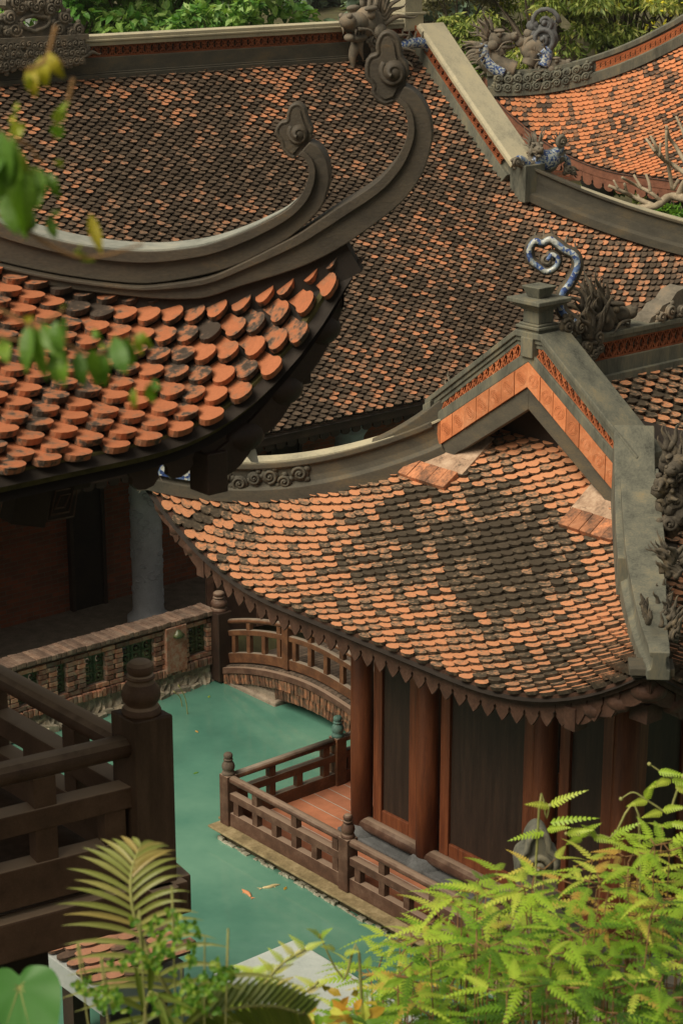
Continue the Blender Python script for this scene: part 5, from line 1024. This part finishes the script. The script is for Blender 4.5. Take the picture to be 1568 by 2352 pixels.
for k in range(5): mb.tube([p + np.array([-.06 + .04 * k, 0, 0]), p + np.array([-.02 + .04 * k, .09 * (-1) ** k, .02])], .006, 4)
tag(mb.build('floating_twig', 'stem'), 'small dark twig floating on the open green water', 'twig')
# ------------------------------------------------------------------ foliage
def leaf(mb, p, d, n, L, w, r, fold=.15, pts=None):
    """small folded leaf: d along, n roughly the face normal"""
    d = unit(d); s_ = unit(np.cross(n, d)); n = np.cross(d, s_)
    V = [p, p + d * L * .35 + s_ * w * .5 + n * w * fold, p + d * L * .75 + s_ * w * .36 + n * w * fold * .6 - n * L * .06, p + d * L - n * L * .14, p + d * L * .75 - s_ * w * .36 + n * w * fold * .6 - n * L * .06, p + d * L * .35 - s_ * w * .5 + n * w * fold, p + d * L * .5]
    mb.add(V, [(0, 1, 6), (1, 2, 6), (2, 3, 6), (3, 4, 6), (4, 5, 6), (5, 0, 6)], r)
def quadleaf(mb, p, d, n, L, w, r):
    d = unit(d); s_ = unit(np.cross(n, d)); mb.add([p, p + d * L * .45 + s_ * w * .5, p + d * L, p + d * L * .45 - s_ * w * .5], [(0, 1, 2, 3)], r)
def rdir(): v = rng.normal(size=3); return v / np.linalg.norm(v)
def tree(name, label, base, trunk_h, crown_c, crown_r, nclump, nleaf, L, w, mat, bark='bark', droop=.3, flowers=0, tr=.25, group=None, low=.0):
    """tapered trunk with limbs and a crown of leaf clumps with gaps between them"""
    cc = np.asarray(crown_c, float); base = np.array([cc[0], cc[1], hgt(cc[0], cc[1])]); cr_ = np.asarray(crown_r, float)
    t = thing(name, label, 'tree' if name.endswith('tree') else 'shrub', base, group); clumps = []
    for k in range(nclump):
        v = rdir(); q = rng.uniform(.35, 1.) ** .6; clumps.append((cc + v * cr_ * q, rng.uniform(.16, .3) * cr_.mean(), q))
    mb = MB(); top = cc - UP * cr_[2] * .3; mid = (base + top) / 2 + np.array([rng.normal() * .3, rng.normal() * .3, 0]); mb.tube(smoothpath([base - UP * .3, mid, top], 5), [tr * (1 - .06 * i) for i in range(11)], 8)
    for c, q, _ in clumps[::2]:
        s0 = mid + (top - mid) * rng.uniform(0, 1); mb.tube(smoothpath([s0, (s0 + c) / 2 + UP * rng.uniform(-.2, .5), c], 4), [tr * .42, tr * .36, tr * .3, tr * .25, tr * .2, tr * .16, tr * .12, tr * .08, tr * .04], 6)
    mb.build('trunk', bark, t)
    mb = MB(); per = nleaf // nclump
    for c, q, k in clumps:
        tone = rng.uniform(-.18, .18)
        for _ in range(per):
            v = rdir(); v[2] = abs(v[2]) * 1.0 - .25; p = c + v * q * np.array([1.15, 1.15, .8]) * rng.uniform(.55, 1.05)
            d = rdir() * .8 + v * .6 - UP * droop; n = unit(UP * 1.0 + rdir() * .7)
            (quadleaf if L < .3 else leaf)(mb, p, d, n, L * rng.uniform(.7, 1.3), w * rng.uniform(.8, 1.2), float(np.clip(.45 + tone + rng.normal() * .2, 0, 1)))
    mb.build('crown', mat, t, recalc=False)
    if flowers:
        fl = MB()
        for c, q, k in clumps[:flowers]:
            for _ in range(26):
                v = rdir(); v[2] = abs(v[2]); v[1] = -abs(v[1]); p = c + v * q * 1.05 + rdir() * .1; quadleaf(fl, p, rdir(), unit(UP + rdir() * .6), .16, .12, rng.random())
        fl.build('blossom', 'blossom', t, recalc=False)
    return t
# broad green tree behind the ridge, far left
tree('broadleaf_tree', 'full green broad-leaved tree standing behind the hall ridge near its cloud ornament', (-4.2, 58, .5), 6, atY(355, -15, 58), (3.7, 4, 3.7), 80, 12000, .34, .19, 'leaf_tree', tr=.35)
tree('broadleaf_tree', 'low dark green crown peeping over the hall ridge beside the big green tree', (-3.6, 50, .5), 5, atY(500, 70, 50), (1.9, 1.5, .9), 22, 2600, .22, .13, 'leaf_tree', tr=.14)
tree('broadleaf_tree', 'dark leafy tree mostly hidden behind the cloud ornament at far left', (-8.5, 56, .5), 6, atY(110, 40, 56), (2.6, 2, 1.6), 24, 3000, .3, .17, 'leaf_tree', tr=.25)
# hazy trees on the hillside
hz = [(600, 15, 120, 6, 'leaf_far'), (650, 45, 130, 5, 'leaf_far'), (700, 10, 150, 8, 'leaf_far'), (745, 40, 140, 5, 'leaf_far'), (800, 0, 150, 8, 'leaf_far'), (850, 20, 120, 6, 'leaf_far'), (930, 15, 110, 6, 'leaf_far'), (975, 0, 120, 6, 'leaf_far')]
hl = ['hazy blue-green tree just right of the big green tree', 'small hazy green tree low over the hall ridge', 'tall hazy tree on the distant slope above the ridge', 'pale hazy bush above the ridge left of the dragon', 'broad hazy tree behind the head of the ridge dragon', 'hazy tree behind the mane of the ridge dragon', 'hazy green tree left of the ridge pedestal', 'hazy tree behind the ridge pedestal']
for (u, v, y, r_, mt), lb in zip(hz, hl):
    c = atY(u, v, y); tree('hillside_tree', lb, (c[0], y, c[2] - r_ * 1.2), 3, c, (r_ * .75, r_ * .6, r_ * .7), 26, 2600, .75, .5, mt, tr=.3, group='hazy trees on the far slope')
tree('grey_shrub', 'dull brown-green tree behind the descending ridge, left of the yellow-flowered tree', (7.6, 68, 2), 4, atY(1070, 20, 68), (1.9, 2, 1.9), 34, 4200, .2, .14, 'leaf_dull', tr=.15)
tree('olive_shrub', 'yellowish drooping shrub beside the descending ridge cap', (5.6, 62, 2), 3, atY(1045, 105, 62), (.75, .8, .9), 14, 1700, .2, .07, 'leaf_acacia', droop=1.0, tr=.08)
tree('green_shrub', 'small bright green bush at the foot of the raised dragon corner', (6.3, 50, 1), 2.5, atY(1090, 158, 54), (.45, .4, .42), 8, 700, .18, .1, 'leaf_small', tr=.08)
tree('flowering_tree', 'willowy yellow-flowered tree behind the raised dragon corner', (10, 66, 2), 6, atY(1235, 60, 66), (2.6, 2.5, 2.6), 60, 9000, .25, .085, 'leaf_acacia', droop=.9, flowers=4, tr=.22)
tree('flowering_tree', 'biggest willowy tree at the top right, dotted with yellow blossom', (13, 68, 2), 6, atY(1430, 30, 68), (3.6, 2.8, 3.2), 90, 13000, .25, .085, 'leaf_acacia', droop=.9, flowers=26, tr=.26)
tree('flowering_tree', 'willowy yellow-flowered tree cut by the right edge of the picture', (16.6, 66, 2), 6, atY(1580, 30, 66), (2.6, 2.5, 2.4), 50, 7000, .25, .085, 'leaf_acacia', droop=.9, flowers=14, tr=.24)
tree('green_shrub', 'leafy bush between the columns under the side hall eave', (13, 56, 2), 1, atY(1385, 430, 56), (.5, .4, .6), 12, 1300, .16, .1, 'leaf_small', tr=.06)
tree('green_shrub', 'low bush at right below the bare branches', (12, 47, 1), 1, atY(1560, 500, 47), (.7, .6, .35), 12, 1300, .12, .08, 'leaf_small', tr=.06)
tree('green_shrub', 'dark leafy bush far under the side hall eave at right', (17, 60, 2), 1, atY(1520, 420, 58), (1.3, .7, .7), 18, 1800, .18, .1, 'leaf_acacia', tr=.06)
# bare plumeria
bt = thing('bare_tree', 'leafless pale tree with stubby forked branches in front of the side hall', 'tree', (8.2, 44, .8)); mb = MB()
def tw(L, r0, r1): pp = smoothpath([atY(u, v, 44) + np.array([0, .25 * math.sin(u * .07), 0]) for u, v in L], 4); mb.tube(pp, [r0 + (r1 - r0) * i / (len(pp) - 1) for i in range(len(pp))], 8)
tw([(1640, 560), (1600, 470), (1545, 455), (1500, 470), (1460, 480)], .13, .06); tw([(1500, 470), (1455, 455), (1430, 440), (1395, 425)], .06, .035); tw([(1520, 465), (1490, 440), (1465, 430), (1425, 405)], .05, .03); tw([(1560, 452), (1570, 420), (1585, 390), (1580, 340)], .08, .04)
tw([(1576, 400), (1545, 380), (1520, 365), (1495, 340)], .06, .03); tw([(1520, 365), (1500, 330), (1490, 310)], .045, .025); tw([(1500, 345), (1482, 318)], .04, .025); tw([(1548, 440), (1540, 400), (1532, 350), (1530, 300)], .05, .03); tw([(1548, 440), (1560, 415)], .05, .04)
tw([(1580, 390), (1555, 340), (1540, 320), (1530, 290)], .05, .03); tw([(1585, 380), (1570, 310), (1555, 270)], .045, .025); tw([(1490, 440), (1488, 420), (1482, 400)], .04, .028); tw([(1440, 446), (1432, 420)], .035, .028); tw([(1475, 437), (1458, 405)], .035, .026); tw([(1480, 475), (1466, 450)], .03, .02); tw([(1415, 430), (1405, 410)], .03, .022); tw([(1535, 372), (1532, 350)], .03, .022); tw([(1510, 358), (1512, 325)], .03, .022)
tw([(1640, 560), (1640, 700), (1650, 800)], .13, .16); mb.build('trunk', 'bark_pale', bt)
# ------------------------------------------------------------------ ferns on the slope at lower right
def pinna(mb, p, d, n, L, w, tone, npair=11):
    """one saw-edged blade: a midrib with many narrow leaflets, tapering to the tip and drooping"""
    d = unit(d); s_ = unit(np.cross(n, d)); n = unit(np.cross(d, s_)); q = lambda t: p + d * L * t - n * L * .28 * t * t
    for k in range(npair):
        t = (k + .6) / (npair + .6); c = q(t); dd = unit(q(t + .02) - c); ww = w * (1 - t) ** .75 * (.55 + .45 * min(1, t * 6)); b = L / npair * .46
        for sg in (-1, 1):
            tip_ = c + s_ * sg * ww + dd * ww * .55 - n * ww * .12
            mb.add([c - dd * b, c + dd * b, tip_ + dd * b * .5, tip_ - dd * b * .4], [(0, 1, 2, 3)] if sg > 0 else [(3, 2, 1, 0)], tone)
    mb.add([q(.9) - s_ * w * .1, q(1.04), q(.9) + s_ * w * .1], [(0, 1, 2)], tone)
def fern_plant(cells, label, tone=.5, S=1.):
    """a scrambling forked fern: thin wiry stems, each fork carrying two to four saw-edged blades"""
    foot = np.mean([c for c in cells], 0); foot = np.array([foot[0], foot[1] + .15, hgt(foot[0], foot[1]) + .0])
    t = thing('forked_fern', label, 'fern', foot, 'forked ferns on the slope'); st = MB(); fr = MB()
    for c in cells:
        f_ = foot + np.array([rng.normal() * .08, rng.normal() * .1, 0]); st.tube(smoothpath([f_, (f_ * .45 + c * .55) + rdir() * .04, c], 4), [.0045 - .0003 * i for i in range(9)], 4)
        az = rng.uniform(0, 6.28); tn = tone + rng.normal() * .2
        for k in range(rng.integers(2, 4)):
            a = az + k * 2.1 + rng.normal() * .3; h = np.array([math.cos(a), math.sin(a), .05 + rng.uniform(-.1, .4)]); e = c + unit(h) * rng.uniform(.03, .07) * S
            st.tube([c, e], [.003, .0025], 4)
            for sg in (-1, 1):
                a2 = a + sg * rng.uniform(.35, .75); d = np.array([math.cos(a2), math.sin(a2), rng.uniform(-.1, .3)])
                pinna(fr, e, d, unit(UP + rdir() * .3), rng.uniform(.1, .19) * S, rng.uniform(.016, .026) * S, float(np.clip(tn + rng.normal() * .1, 0, 1)))
    st.build('stem', 'stem', t); fr.build('fronds', 'leaf_fern', t, recalc=False); return t
top_line = [(780, 2330), (820, 2290), (860, 2210), (900, 2150), (960, 2100), (1020, 2060), (1100, 2020), (1180, 1985), (1260, 1975), (1350, 1965), (1450, 1935), (1530, 1915), (1600, 1900)]
def topv(u):
    for (a, b), (c, d) in zip(top_line, top_line[1:]):
        if a <= u <= c: return b + (d - b) * (u - a) / (c - a)
    return 2330 if u < 780 else 1900
groups = []
labs = ['forked fern nearest the open water, its tips reaching out over the pond', 'forked fern below the platform edge, second from the open water', 'low forked fern at the bottom edge under the platform rail', 'bright forked fern below the trefoil finial', 'forked fern massed in front of the trefoil finial', 'forked fern low at the bottom centre-right', 'tall forked fern rising before the dark wall panels', 'dense forked fern under the tallest stalks', 'forked fern low in the right corner', 'forked fern at the right edge, highest of the mass', 'forked fern at the right edge, half way down', 'forked fern in the extreme lower right corner']
ci = 0
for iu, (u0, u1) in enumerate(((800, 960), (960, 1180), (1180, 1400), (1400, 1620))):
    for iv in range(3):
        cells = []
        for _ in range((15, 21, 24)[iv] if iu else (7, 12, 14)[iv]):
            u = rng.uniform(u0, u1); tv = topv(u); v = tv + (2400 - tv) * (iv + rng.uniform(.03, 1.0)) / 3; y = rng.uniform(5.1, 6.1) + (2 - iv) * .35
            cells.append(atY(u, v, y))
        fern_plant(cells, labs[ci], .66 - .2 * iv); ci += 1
def stalk(L, y, label, leaves, S=.8):
    foot = atY(*L[0], y); g0 = np.array([foot[0], foot[1], hgt(foot[0], foot[1])]); t = thing('fern_stalk', label, 'fern', g0, 'single fern stalks above the mass'); st = MB(); fr = MB()
    P = smoothpath([g0] + [atY(u, v, y) for u, v in L], 5); st.tube(P, [.006 - .004 * i / len(P) for i in range(len(P))], 5); st.blob(P[-1], ax3, (.008, .008, .008), .5, 6, 4)
    for (u, v, du, dv, ln) in leaves:
        p = atY(u, v, y); q = atY(u + du, v + dv, y - .05); pinna(fr, p, q - p, unit(UP + np.array([0, -.8, 0])), np.linalg.norm(q - p) * ln, .027 * S, rng.uniform(.55, .85), 10)
    st.build('stem', 'stem_green', t); fr.build('fronds', 'leaf_fern', t, recalc=False)
stalk([(1230, 1985), (1255, 1880), (1262, 1850)], 6.5, 'single fern stalk with a few saw-edged blades rising over the trefoil finial', [(1262, 1850, 70, -40, 1), (1262, 1852, -45, -12, 1), (1250, 1912, -75, 8, 1), (1255, 1905, 40, -10, 1.1), (1262, 1890, 100, -22, 1), (1300, 1915, 50, -15, 1)])
stalk([(1470, 1990), (1400, 1925), (1330, 1920), (1300, 1915)], 6.6, 'fern stalk reaching left in front of the wall panels', [(1330, 1920, 35, -30, 1), (1335, 1922, -30, 10, 1), (1400, 1925, 60, -40, 1), (1400, 1928, 55, 25, 1), (1360, 1922, 55, 8, 1), (1370, 1922, -20, -28, 1)])
stalk([(1580, 1920), (1530, 1870), (1480, 1835), (1452, 1820), (1425, 1835)], 6.6, 'fern stalk with curled tips at right, below the topmost stalk', [(1480, 1836, 15, -34, 1), (1486, 1838, -40, 6, 1), (1520, 1865, -40, 5, 1), (1520, 1860, 50, -12, 1), (1540, 1890, 60, 10, 1)])
stalk([(1620, 1860), (1560, 1800), (1520, 1775), (1490, 1755)], 6.6, 'topmost fern stalk with a curled bud at the right edge', [(1510, 1772, 60, 2, 1), (1540, 1790, -45, 12, 1), (1540, 1788, 60, 18, 1), (1550, 1800, 45, 30, 1)])
stalk([(830, 2300), (790, 2250), (765, 2215), (735, 2150)], 5.3, 'thin yellowish fern shoot leaning out over the water', [(790, 2190, 30, -12, .8), (770, 2180, -30, -14, .8), (735, 2150, -18, -22, .9), (735, 2155, 14, -26, .9)], .6)
# withered and yellow bits at the bottom centre
wp = thing('withered_plant', 'yellow and orange withering leaves at the bottom centre', 'plant', (atY(790, 2330, 5.2)[0], 5.2, hgt(0, 5.2))); st = MB(); lf = MB(); gr = MB()
for _ in range(60):
    c = atY(rng.uniform(560, 880), 2365 - abs(rng.normal()) * 45, rng.uniform(4.9, 5.4)); 
    leaf(lf if rng.random() < .45 else gr, c, np.array([rng.normal(), rng.normal() * .5, rng.uniform(-.2, .6)]), unit(UP + rdir() * .6 - np.array([0, .6, 0])), rng.uniform(.04, .085), rng.uniform(.02, .04), rng.random())
for L in ([(560, 2380), (590, 2290), (640, 2220), (700, 2180)], [(600, 2380), (640, 2290), (600, 2240), (575, 2235)], [(700, 2400), (690, 2300), (730, 2255)]):
    pp = smoothpath([atY(u, v, 5.1) for u, v in L], 5); st.tube(pp, [.004] * len(pp), 4)
    for k in range(3, len(pp), 2):
        for sg in (-1, 1): pinna(gr, pp[k], (pp[-1] - pp[0]) * .6 + np.array([.3 * sg, 0, .05]), unit(UP - np.array([0, 1., 0])), .06, .014, rng.uniform(.6, 1), 8)
st.build('stem', 'stem_green', wp); lf.build('dead_leaves', 'leaf_gold', wp, recalc=False); gr.build('green_leaves', 'leaf_fern', wp, recalc=False)
# ------------------------------------------------------------------ long frond at lower left
fd = thing('sword_fern', 'large olive fern frond curving up in front of the dark balcony', 'fern', (-.35, 4.0, hgt(-.35, 4))); st = MB(); lf = MB()
R_ = smoothpath([np.array([-.33, 4.05, hgt(-.3, 4) + .1]), atY(470, 2420, 4.0), atY(420, 2330, 3.98), atY(365, 2240, 3.95), atY(325, 2150, 3.95), atY(306, 2090, 3.95), atY(300, 2030, 3.97), atY(306, 1985, 4.0), atY(322, 1945, 4.04)], 6)
R_ = R_[::2] + [R_[-1]] if len(R_) % 2 == 0 else R_[::2]
st.tube(R_, [.007 - .005 * i / len(R_) for i in range(len(R_))], 6); st.build('rachis', 'stem_green', fd)
def blade(mb, p, d, n, L, w, tone, droop=.25):
    d = unit(d); s_ = unit(np.cross(n, d)); n = unit(np.cross(d, s_)); m = 8; A_ = []; B_ = []; C_ = []
    for k in range(m + 1):
        t = k / m; c = p + d * L * t - UP * L * droop * t * t; ww = w * (math.sin(math.pi * min(1, .2 + .62 * t)) if t < .55 else (1 - t) / .45 * .98 + .0) * .5
        A_.append(c + s_ * ww + n * ww * .35); C_.append(c); B_.append(c - s_ * ww + n * ww * .35)
    mb.strip(A_, C_, tone); mb.strip(C_, B_, tone)
n_ = len(R_); i0 = 4
for i in range(i0, n_):
    t = (i - i0) / (n_ - 1 - i0); L = .225 * (1 - t) ** .6 + .045; tg = unit(R_[min(i + 1, n_ - 1)] - R_[i - 1])
    for half_ in (0,):
        pb = R_[i - 1] + (R_[i] - R_[i - 1]) * (1 - half_)
        for sg in (-1, 1):
            sdv = np.array([sg, -.15, 0]); up_ = .3 + .95 * t ** 1.6; d = sdv * (1 if sg < 0 else .8) + tg * up_ + np.array([0, rng.normal() * .06, rng.normal() * .05 + .1])
            blade(lf, pb, d, unit(np.array([0, -.75, .65]) + rdir() * .12), L * rng.uniform(.9, 1.08) * (1 if sg < 0 else 1.0), .0125, float(np.clip(.62 + .25 * t + rng.normal() * .12, 0, 1)), .3 + (.14 if sg > 0 else 0))
lf.build('fronds', 'leaf_frond', fd, recalc=False)
fd2 = thing('sword_fern', 'shadowed lower fern frond arching right along the bottom edge under the large frond', 'fern', (-.2, 3.9, hgt(-.2, 3.9))); st = MB(); lf = MB()
R2 = smoothpath([np.array([-.4, 3.9, hgt(-.4, 3.9)]), atY(330, 2440, 3.9), atY(420, 2360, 3.85), atY(520, 2320, 3.9), atY(620, 2310, 3.95), atY(700, 2330, 4.0)], 6); st.tube(R2, .004, 5); st.build('rachis', 'stem_green', fd2)
for i in range(6, len(R2)):
    tg = unit(R2[min(i + 1, len(R2) - 1)] - R2[i - 1]); t = i / len(R2)
    for sg in (-1, 1): blade(lf, R2[i], np.array([-.3, 0, .7 * sg]) + tg * .9, unit(np.array([0, -.8, .5]) + rdir() * .2), .12 * (1.1 - t) + .05, .016, rng.uniform(.1, .55), .2)
lf.build('fronds', 'leaf_frond', fd2, recalc=False)
sp = thing('creeping_herb', 'small-leaved green creeper tangled in the big fern frond', 'plant', (-.35, 3.9, hgt(-.35, 3.9))); lf = MB(); st = MB()
for (u, v, su, sv, n) in ((400, 2150, 60, 45, 30), (330, 2200, 45, 30, 22), (470, 2260, 50, 45, 24), (520, 2240, 30, 30, 18), (420, 2320, 70, 30, 24), (250, 2300, 30, 22, 16), (200, 2270, 22, 18, 10)):
    for _ in range(n):
        p = atY(u + rng.normal() * su * .6, v + rng.normal() * sv * .6, 3.82 + rng.normal() * .05)
        for k in range(3): leaf(lf, p, np.array([math.cos(k * 2.1 + p[0] * 90), -.3, math.sin(k * 2.1 + p[0] * 90)]), unit(np.array([0, -1, .6]) + rdir() * .4), rng.uniform(.01, .018), rng.uniform(.009, .014), rng.random())
    st.tube(smoothpath([np.array([-.35, 3.9, hgt(-.35, 3.9)]), atY(u, v + 60, 3.84), atY(u, v - 20, 3.84)], 4), .002, 4)
st.build('stem', 'stem_green', sp); lf.build('leaves', 'leaf_small', sp, recalc=False)
rl = thing('round_leaf_plant', 'broad round green leaf at the bottom left corner', 'plant', (-.6, 3.3, hgt(-.6, 3.3))); c = atY(45, 2265, 3.3); mb = MB(); k_ = 3.3 / F
ol = [(0, 22), (18, 42), (50, 46), (85, 38), (108, 8), (112, -30), (108, -75), (98, -112), (60, -122), (20, -112), (-10, -128), (-50, -118), (-90, -100), (-100, -50), (-95, 0), (-70, 32), (-30, 40)]
X_ = np.array([1., 0, 0]); Y_ = unit(np.array([0, .5, .85])); V_ = [c] + [c + X_ * x * k_ + Y_ * y * k_ * 1.15 + np.cross(X_, Y_) * (abs(x * .0022) ** 1.5 * .12 + .0015 * math.sin(i * .9)) for i, (x, y) in enumerate(sm2(ol + [ol[0]], 3)[:-1])]
mb.add(V_, [(0, 1 + i, 1 + (i + 1) % (len(V_) - 1)) for i in range(len(V_) - 1)], .5, True); mb.build('leaf_blade', 'leaf_round', rl, recalc=False); mb = MB()
for x, y in ((60, 40), (105, 0), (100, -80), (40, -115), (-40, -115), (-95, -60), (-80, 20)): mb.tube([c - np.array([0, .001, 0]), c + (X_ * x + Y_ * y * 1.15) * k_ * .95 + np.array([0, -.0015, 0])], [.0012, .0005], 4)
mb.build('veins', 'stem_green', rl); mb = MB(); mb.tube(smoothpath([np.array([-.6, 3.3, hgt(-.6, 3.3)]), c - UP * .3 - X_ * .03, c], 5), .003, 5); mb.build('stalk', 'stem_green', rl)
# ------------------------------------------------------------------ hanging branches near the viewer, upper left
def hanging(label, twigs, leaves, y):
    t = thing('hanging_branch', label, 'branch', atY(*twigs[0][0], y), 'branches hanging in at the left'); st = MB(); lf = MB()
    for L in twigs: pp = smoothpath([atY(u, v, y) for u, v in L], 5); st.tube(pp, [.0028 - .0014 * i / len(pp) for i in range(len(pp))], 5)
    for (u, v, du, dv, w, tn) in leaves:
        p = atY(u, v, y + rng.normal() * .015); q = atY(u + du, v + dv, y + rng.normal() * .02); L = np.linalg.norm(q - p); m = 6; d = (q - p) / L; n = unit(np.array([rng.normal() * .35, -1, .45 + rng.normal() * .3])); s_ = unit(np.cross(n, d)); A_ = []; B_ = []; C_ = []
        for k in range(m + 1):
            tt = k / m; ww = w * y / F * math.sin(math.pi * tt ** .8) ** .9 * .5; cpt = p + d * L * tt + np.array([0, -.01 * math.sin(tt * 3), 0]); A_.append(cpt + s_ * ww + n * ww * .3); B_.append(cpt - s_ * ww + n * ww * .3); C_.append(cpt)
        lf.strip(A_, C_, tn); lf.strip(C_, B_, tn)
    st.build('twig', 'stem', t); lf.build('leaves', 'leaf_hang', t, recalc=False)
hanging('blurred twig with mixed green and yellow leaves hanging in at the upper left edge',
  [[(-60, 250), (0, 300), (30, 330), (60, 370)], [(-60, 470), (40, 515), (110, 560), (180, 590), (250, 585), (330, 560)], [(10, 320), (60, 330), (100, 380)]],
  [(5, 300, 10, 150, 70, .2), (30, 310, 15, 190, 60, .35), (-5, 380, 30, 110, 55, .3), (45, 340, 10, 150, 45, .55), (60, 390, -5, 150, 55, .35), (75, 380, 20, 80, 40, .45), (20, 430, 20, 110, 55, .25), (50, 430, 15, 110, 50, .5), (90, 385, 15, 75, 30, .3), (110, 395, 30, 60, 28, .3), (135, 380, 8, -14, 24, .6), (0, 330, -25, 90, 70, .15), (30, 305, 30, -20, 40, .65), (75, 420, 15, 60, 40, .4),
   (45, 470, 20, 80, 34, .3), (75, 530, 4, -40, 30, .35), (115, 495, 15, 55, 26, .35), (120, 490, 22, -8, 16, .5), (207, 490, 28, 95, 30, .85), (170, 575, 50, 25, 20, .6), (180, 572, 10, -10, 16, .6)], 2.2)
hanging('small drooping twig of yellowish leaves by the cloud ornament', [[(130, 60), (110, 130), (90, 150), (60, 160)], [(90, 150), (120, 130), (148, 150)]],
  [(70, 150, 15, 75, 32, .85), (95, 130, 15, 70, 40, .8), (110, 120, 40, 60, 28, .85), (62, 170, 22, 45, 24, .7)], 2.2)
hanging('tiny bright leafy shoot hanging over the big roof at upper left', [[(170, 180), (155, 240), (130, 280), (125, 320)]],
  [(160, 235, -30, 25, 18, .5), (150, 250, -25, 32, 30, .55), (135, 285, 0, 34, 34, .35), (125, 265, 10, 22, 22, .6), (40, 235, 5, 24, 14, .6), (36, 262, -8, 22, 14, .7), (32, 290, -6, 22, 12, .6)], 2.2)
hanging('fuller drooping twig of green leaves across the scalloped roof tiles', [[(-60, 690), (20, 720), (60, 740), (110, 735), (150, 710)], [(60, 745), (150, 790), (220, 815), (290, 780), (330, 765)], [(-40, 760), (30, 780), (100, 790)]],
  [(10, 770, 10, 65, 36, .45), (70, 740, -8, 120, 40, .25), (80, 745, 30, 130, 44, .35), (95, 740, 60, 90, 40, .3), (130, 735, 15, 90, 45, .2), (150, 730, 5, 60, 36, .2), (55, 735, 25, -10, 18, .8), (125, 800, 10, 85, 36, .3), (150, 800, 0, 90, 34, .4), (180, 805, 15, 85, 36, .2), (215, 800, 10, 90, 38, .35), (235, 805, 8, 85, 36, .2), (262, 770, 30, 90, 46, .15), (290, 775, 15, 70, 40, .2), (315, 765, 12, 50, 24, .55), (325, 760, 28, 40, 20, .5), (215, 755, 22, 25, 20, .35), (140, 705, 14, -8, 16, .65), (310, 890, 0, 50, 24, .55), (340, 880, 15, 45, 26, .4), (350, 870, 20, 25, 20, .2), (230, 790, 18, 8, 16, .6)], 2.2)
# ------------------------------------------------------------------ far house, light, camera
dh = thing('distant_house', 'pale grey wall and roof edge far off at the upper left corner', 'house', atY(-40, 60, 90))
c = atY(-20, 25, 90); mb = MB(); mb.box(c - UP * 1.5, (np.array([1., 0, 0]), np.array([0, 1., 0]), UP), (2.2, 2, 2.2)); sub(dh, mb, 'wall', 'white_wall'); mb = MB(); mb.box(c + UP * .85, (np.array([1., 0, 0]), np.array([0, 1., 0]), UP), (2.5, 2.3, .12)); sub(dh, mb, 'roof', 'ridge_pale')
world = bpy.data.worlds.new('World'); scn.world = world; world.use_nodes = True
N, L = world.node_tree.nodes, world.node_tree.links; bg = N['Background']
SUN_EL, SUN_AZ = 50, 232          # compass azimuth of the sun, from +Y clockwise: behind the viewer to the left
sky = N.new('ShaderNodeTexSky'); sky.sky_type = 'NISHITA'; sky.sun_disc = False; sky.sun_elevation = rad(SUN_EL); sky.sun_rotation = rad(SUN_AZ); sky.dust_density = 4; sky.air_density = 1.2; sky.ozone_density = .6
hs = N.new('ShaderNodeHueSaturation'); hs.inputs['Saturation'].default_value = .35; L.new(sky.outputs[0], hs.inputs['Color'])
mx = N.new('ShaderNodeMixRGB'); mx.blend_type = 'MULTIPLY'; mx.inputs[0].default_value = 1; L.new(hs.outputs[0], mx.inputs[1]); mx.inputs[2].default_value = (1.0, .91, .74, 1)
L.new(mx.outputs[0], bg.inputs['Color']); bg.inputs['Strength'].default_value = .066
sd_ = bpy.data.lights.new('sun', 'SUN'); sd_.energy = 3.1; sd_.angle = rad(40); sd_.color = (1, .9, .72); so = bpy.data.objects.new('sun', sd_); COL.objects.link(so)
az = rad(SUN_AZ); sv = Vector((math.sin(az) * math.cos(rad(SUN_EL)), math.cos(az) * math.cos(rad(SUN_EL)), math.sin(rad(SUN_EL)))); so.rotation_euler = (-sv).to_track_quat('-Z', 'Y').to_euler()
hz_ = MB(); hz_.box((0, 195, 22.5), (np.array([1., 0, 0]), np.array([0, 1., 0]), UP), (335, 245, 27)); ho = hz_.build('haze', 'paper'); ho['kind'] = 'stuff'; ho.data.materials.clear()
hm = bpy.data.materials.new('haze_air'); hm.use_nodes = True; hN_ = hm.node_tree.nodes; hN_.remove(hN_['Principled BSDF']); pv = hN_.new('ShaderNodeVolumePrincipled'); pv.inputs['Color'].default_value = (.9, .9, .86, 1); pv.inputs['Density'].default_value = .0002; pv.inputs['Anisotropy'].default_value = .2
hm.node_tree.links.new(pv.outputs[0], hN_['Material Output'].inputs['Volume']); ho.data.materials.append(hm)
cd = bpy.data.cameras.new('camera'); cam = bpy.data.objects.new('camera', cd); COL.objects.link(cam); scn.camera = cam
cam.location = (0, 0, H); cam.rotation_euler = (rad(90) - PIT, 0, 0); cd.sensor_fit = 'VERTICAL'; cd.sensor_height = 36; cd.lens = 36 * F / 2352; cd.clip_start = .1; cd.clip_end = 2000
cd.dof.use_dof = True; cd.dof.focus_distance = 25; cd.dof.aperture_fstop = 8.5
scn.render.engine = 'CYCLES'; scn.render.resolution_x = 682; scn.render.resolution_y = 1024
scn.view_settings.view_transform = 'Standard'; scn.view_settings.look = 'None'; scn.view_settings.exposure = 0.35; scn.view_settings.gamma = 1; scn.view_settings.use_curve_mapping = False
scn.cycles.max_bounces = 6; scn.cycles.use_denoising = True
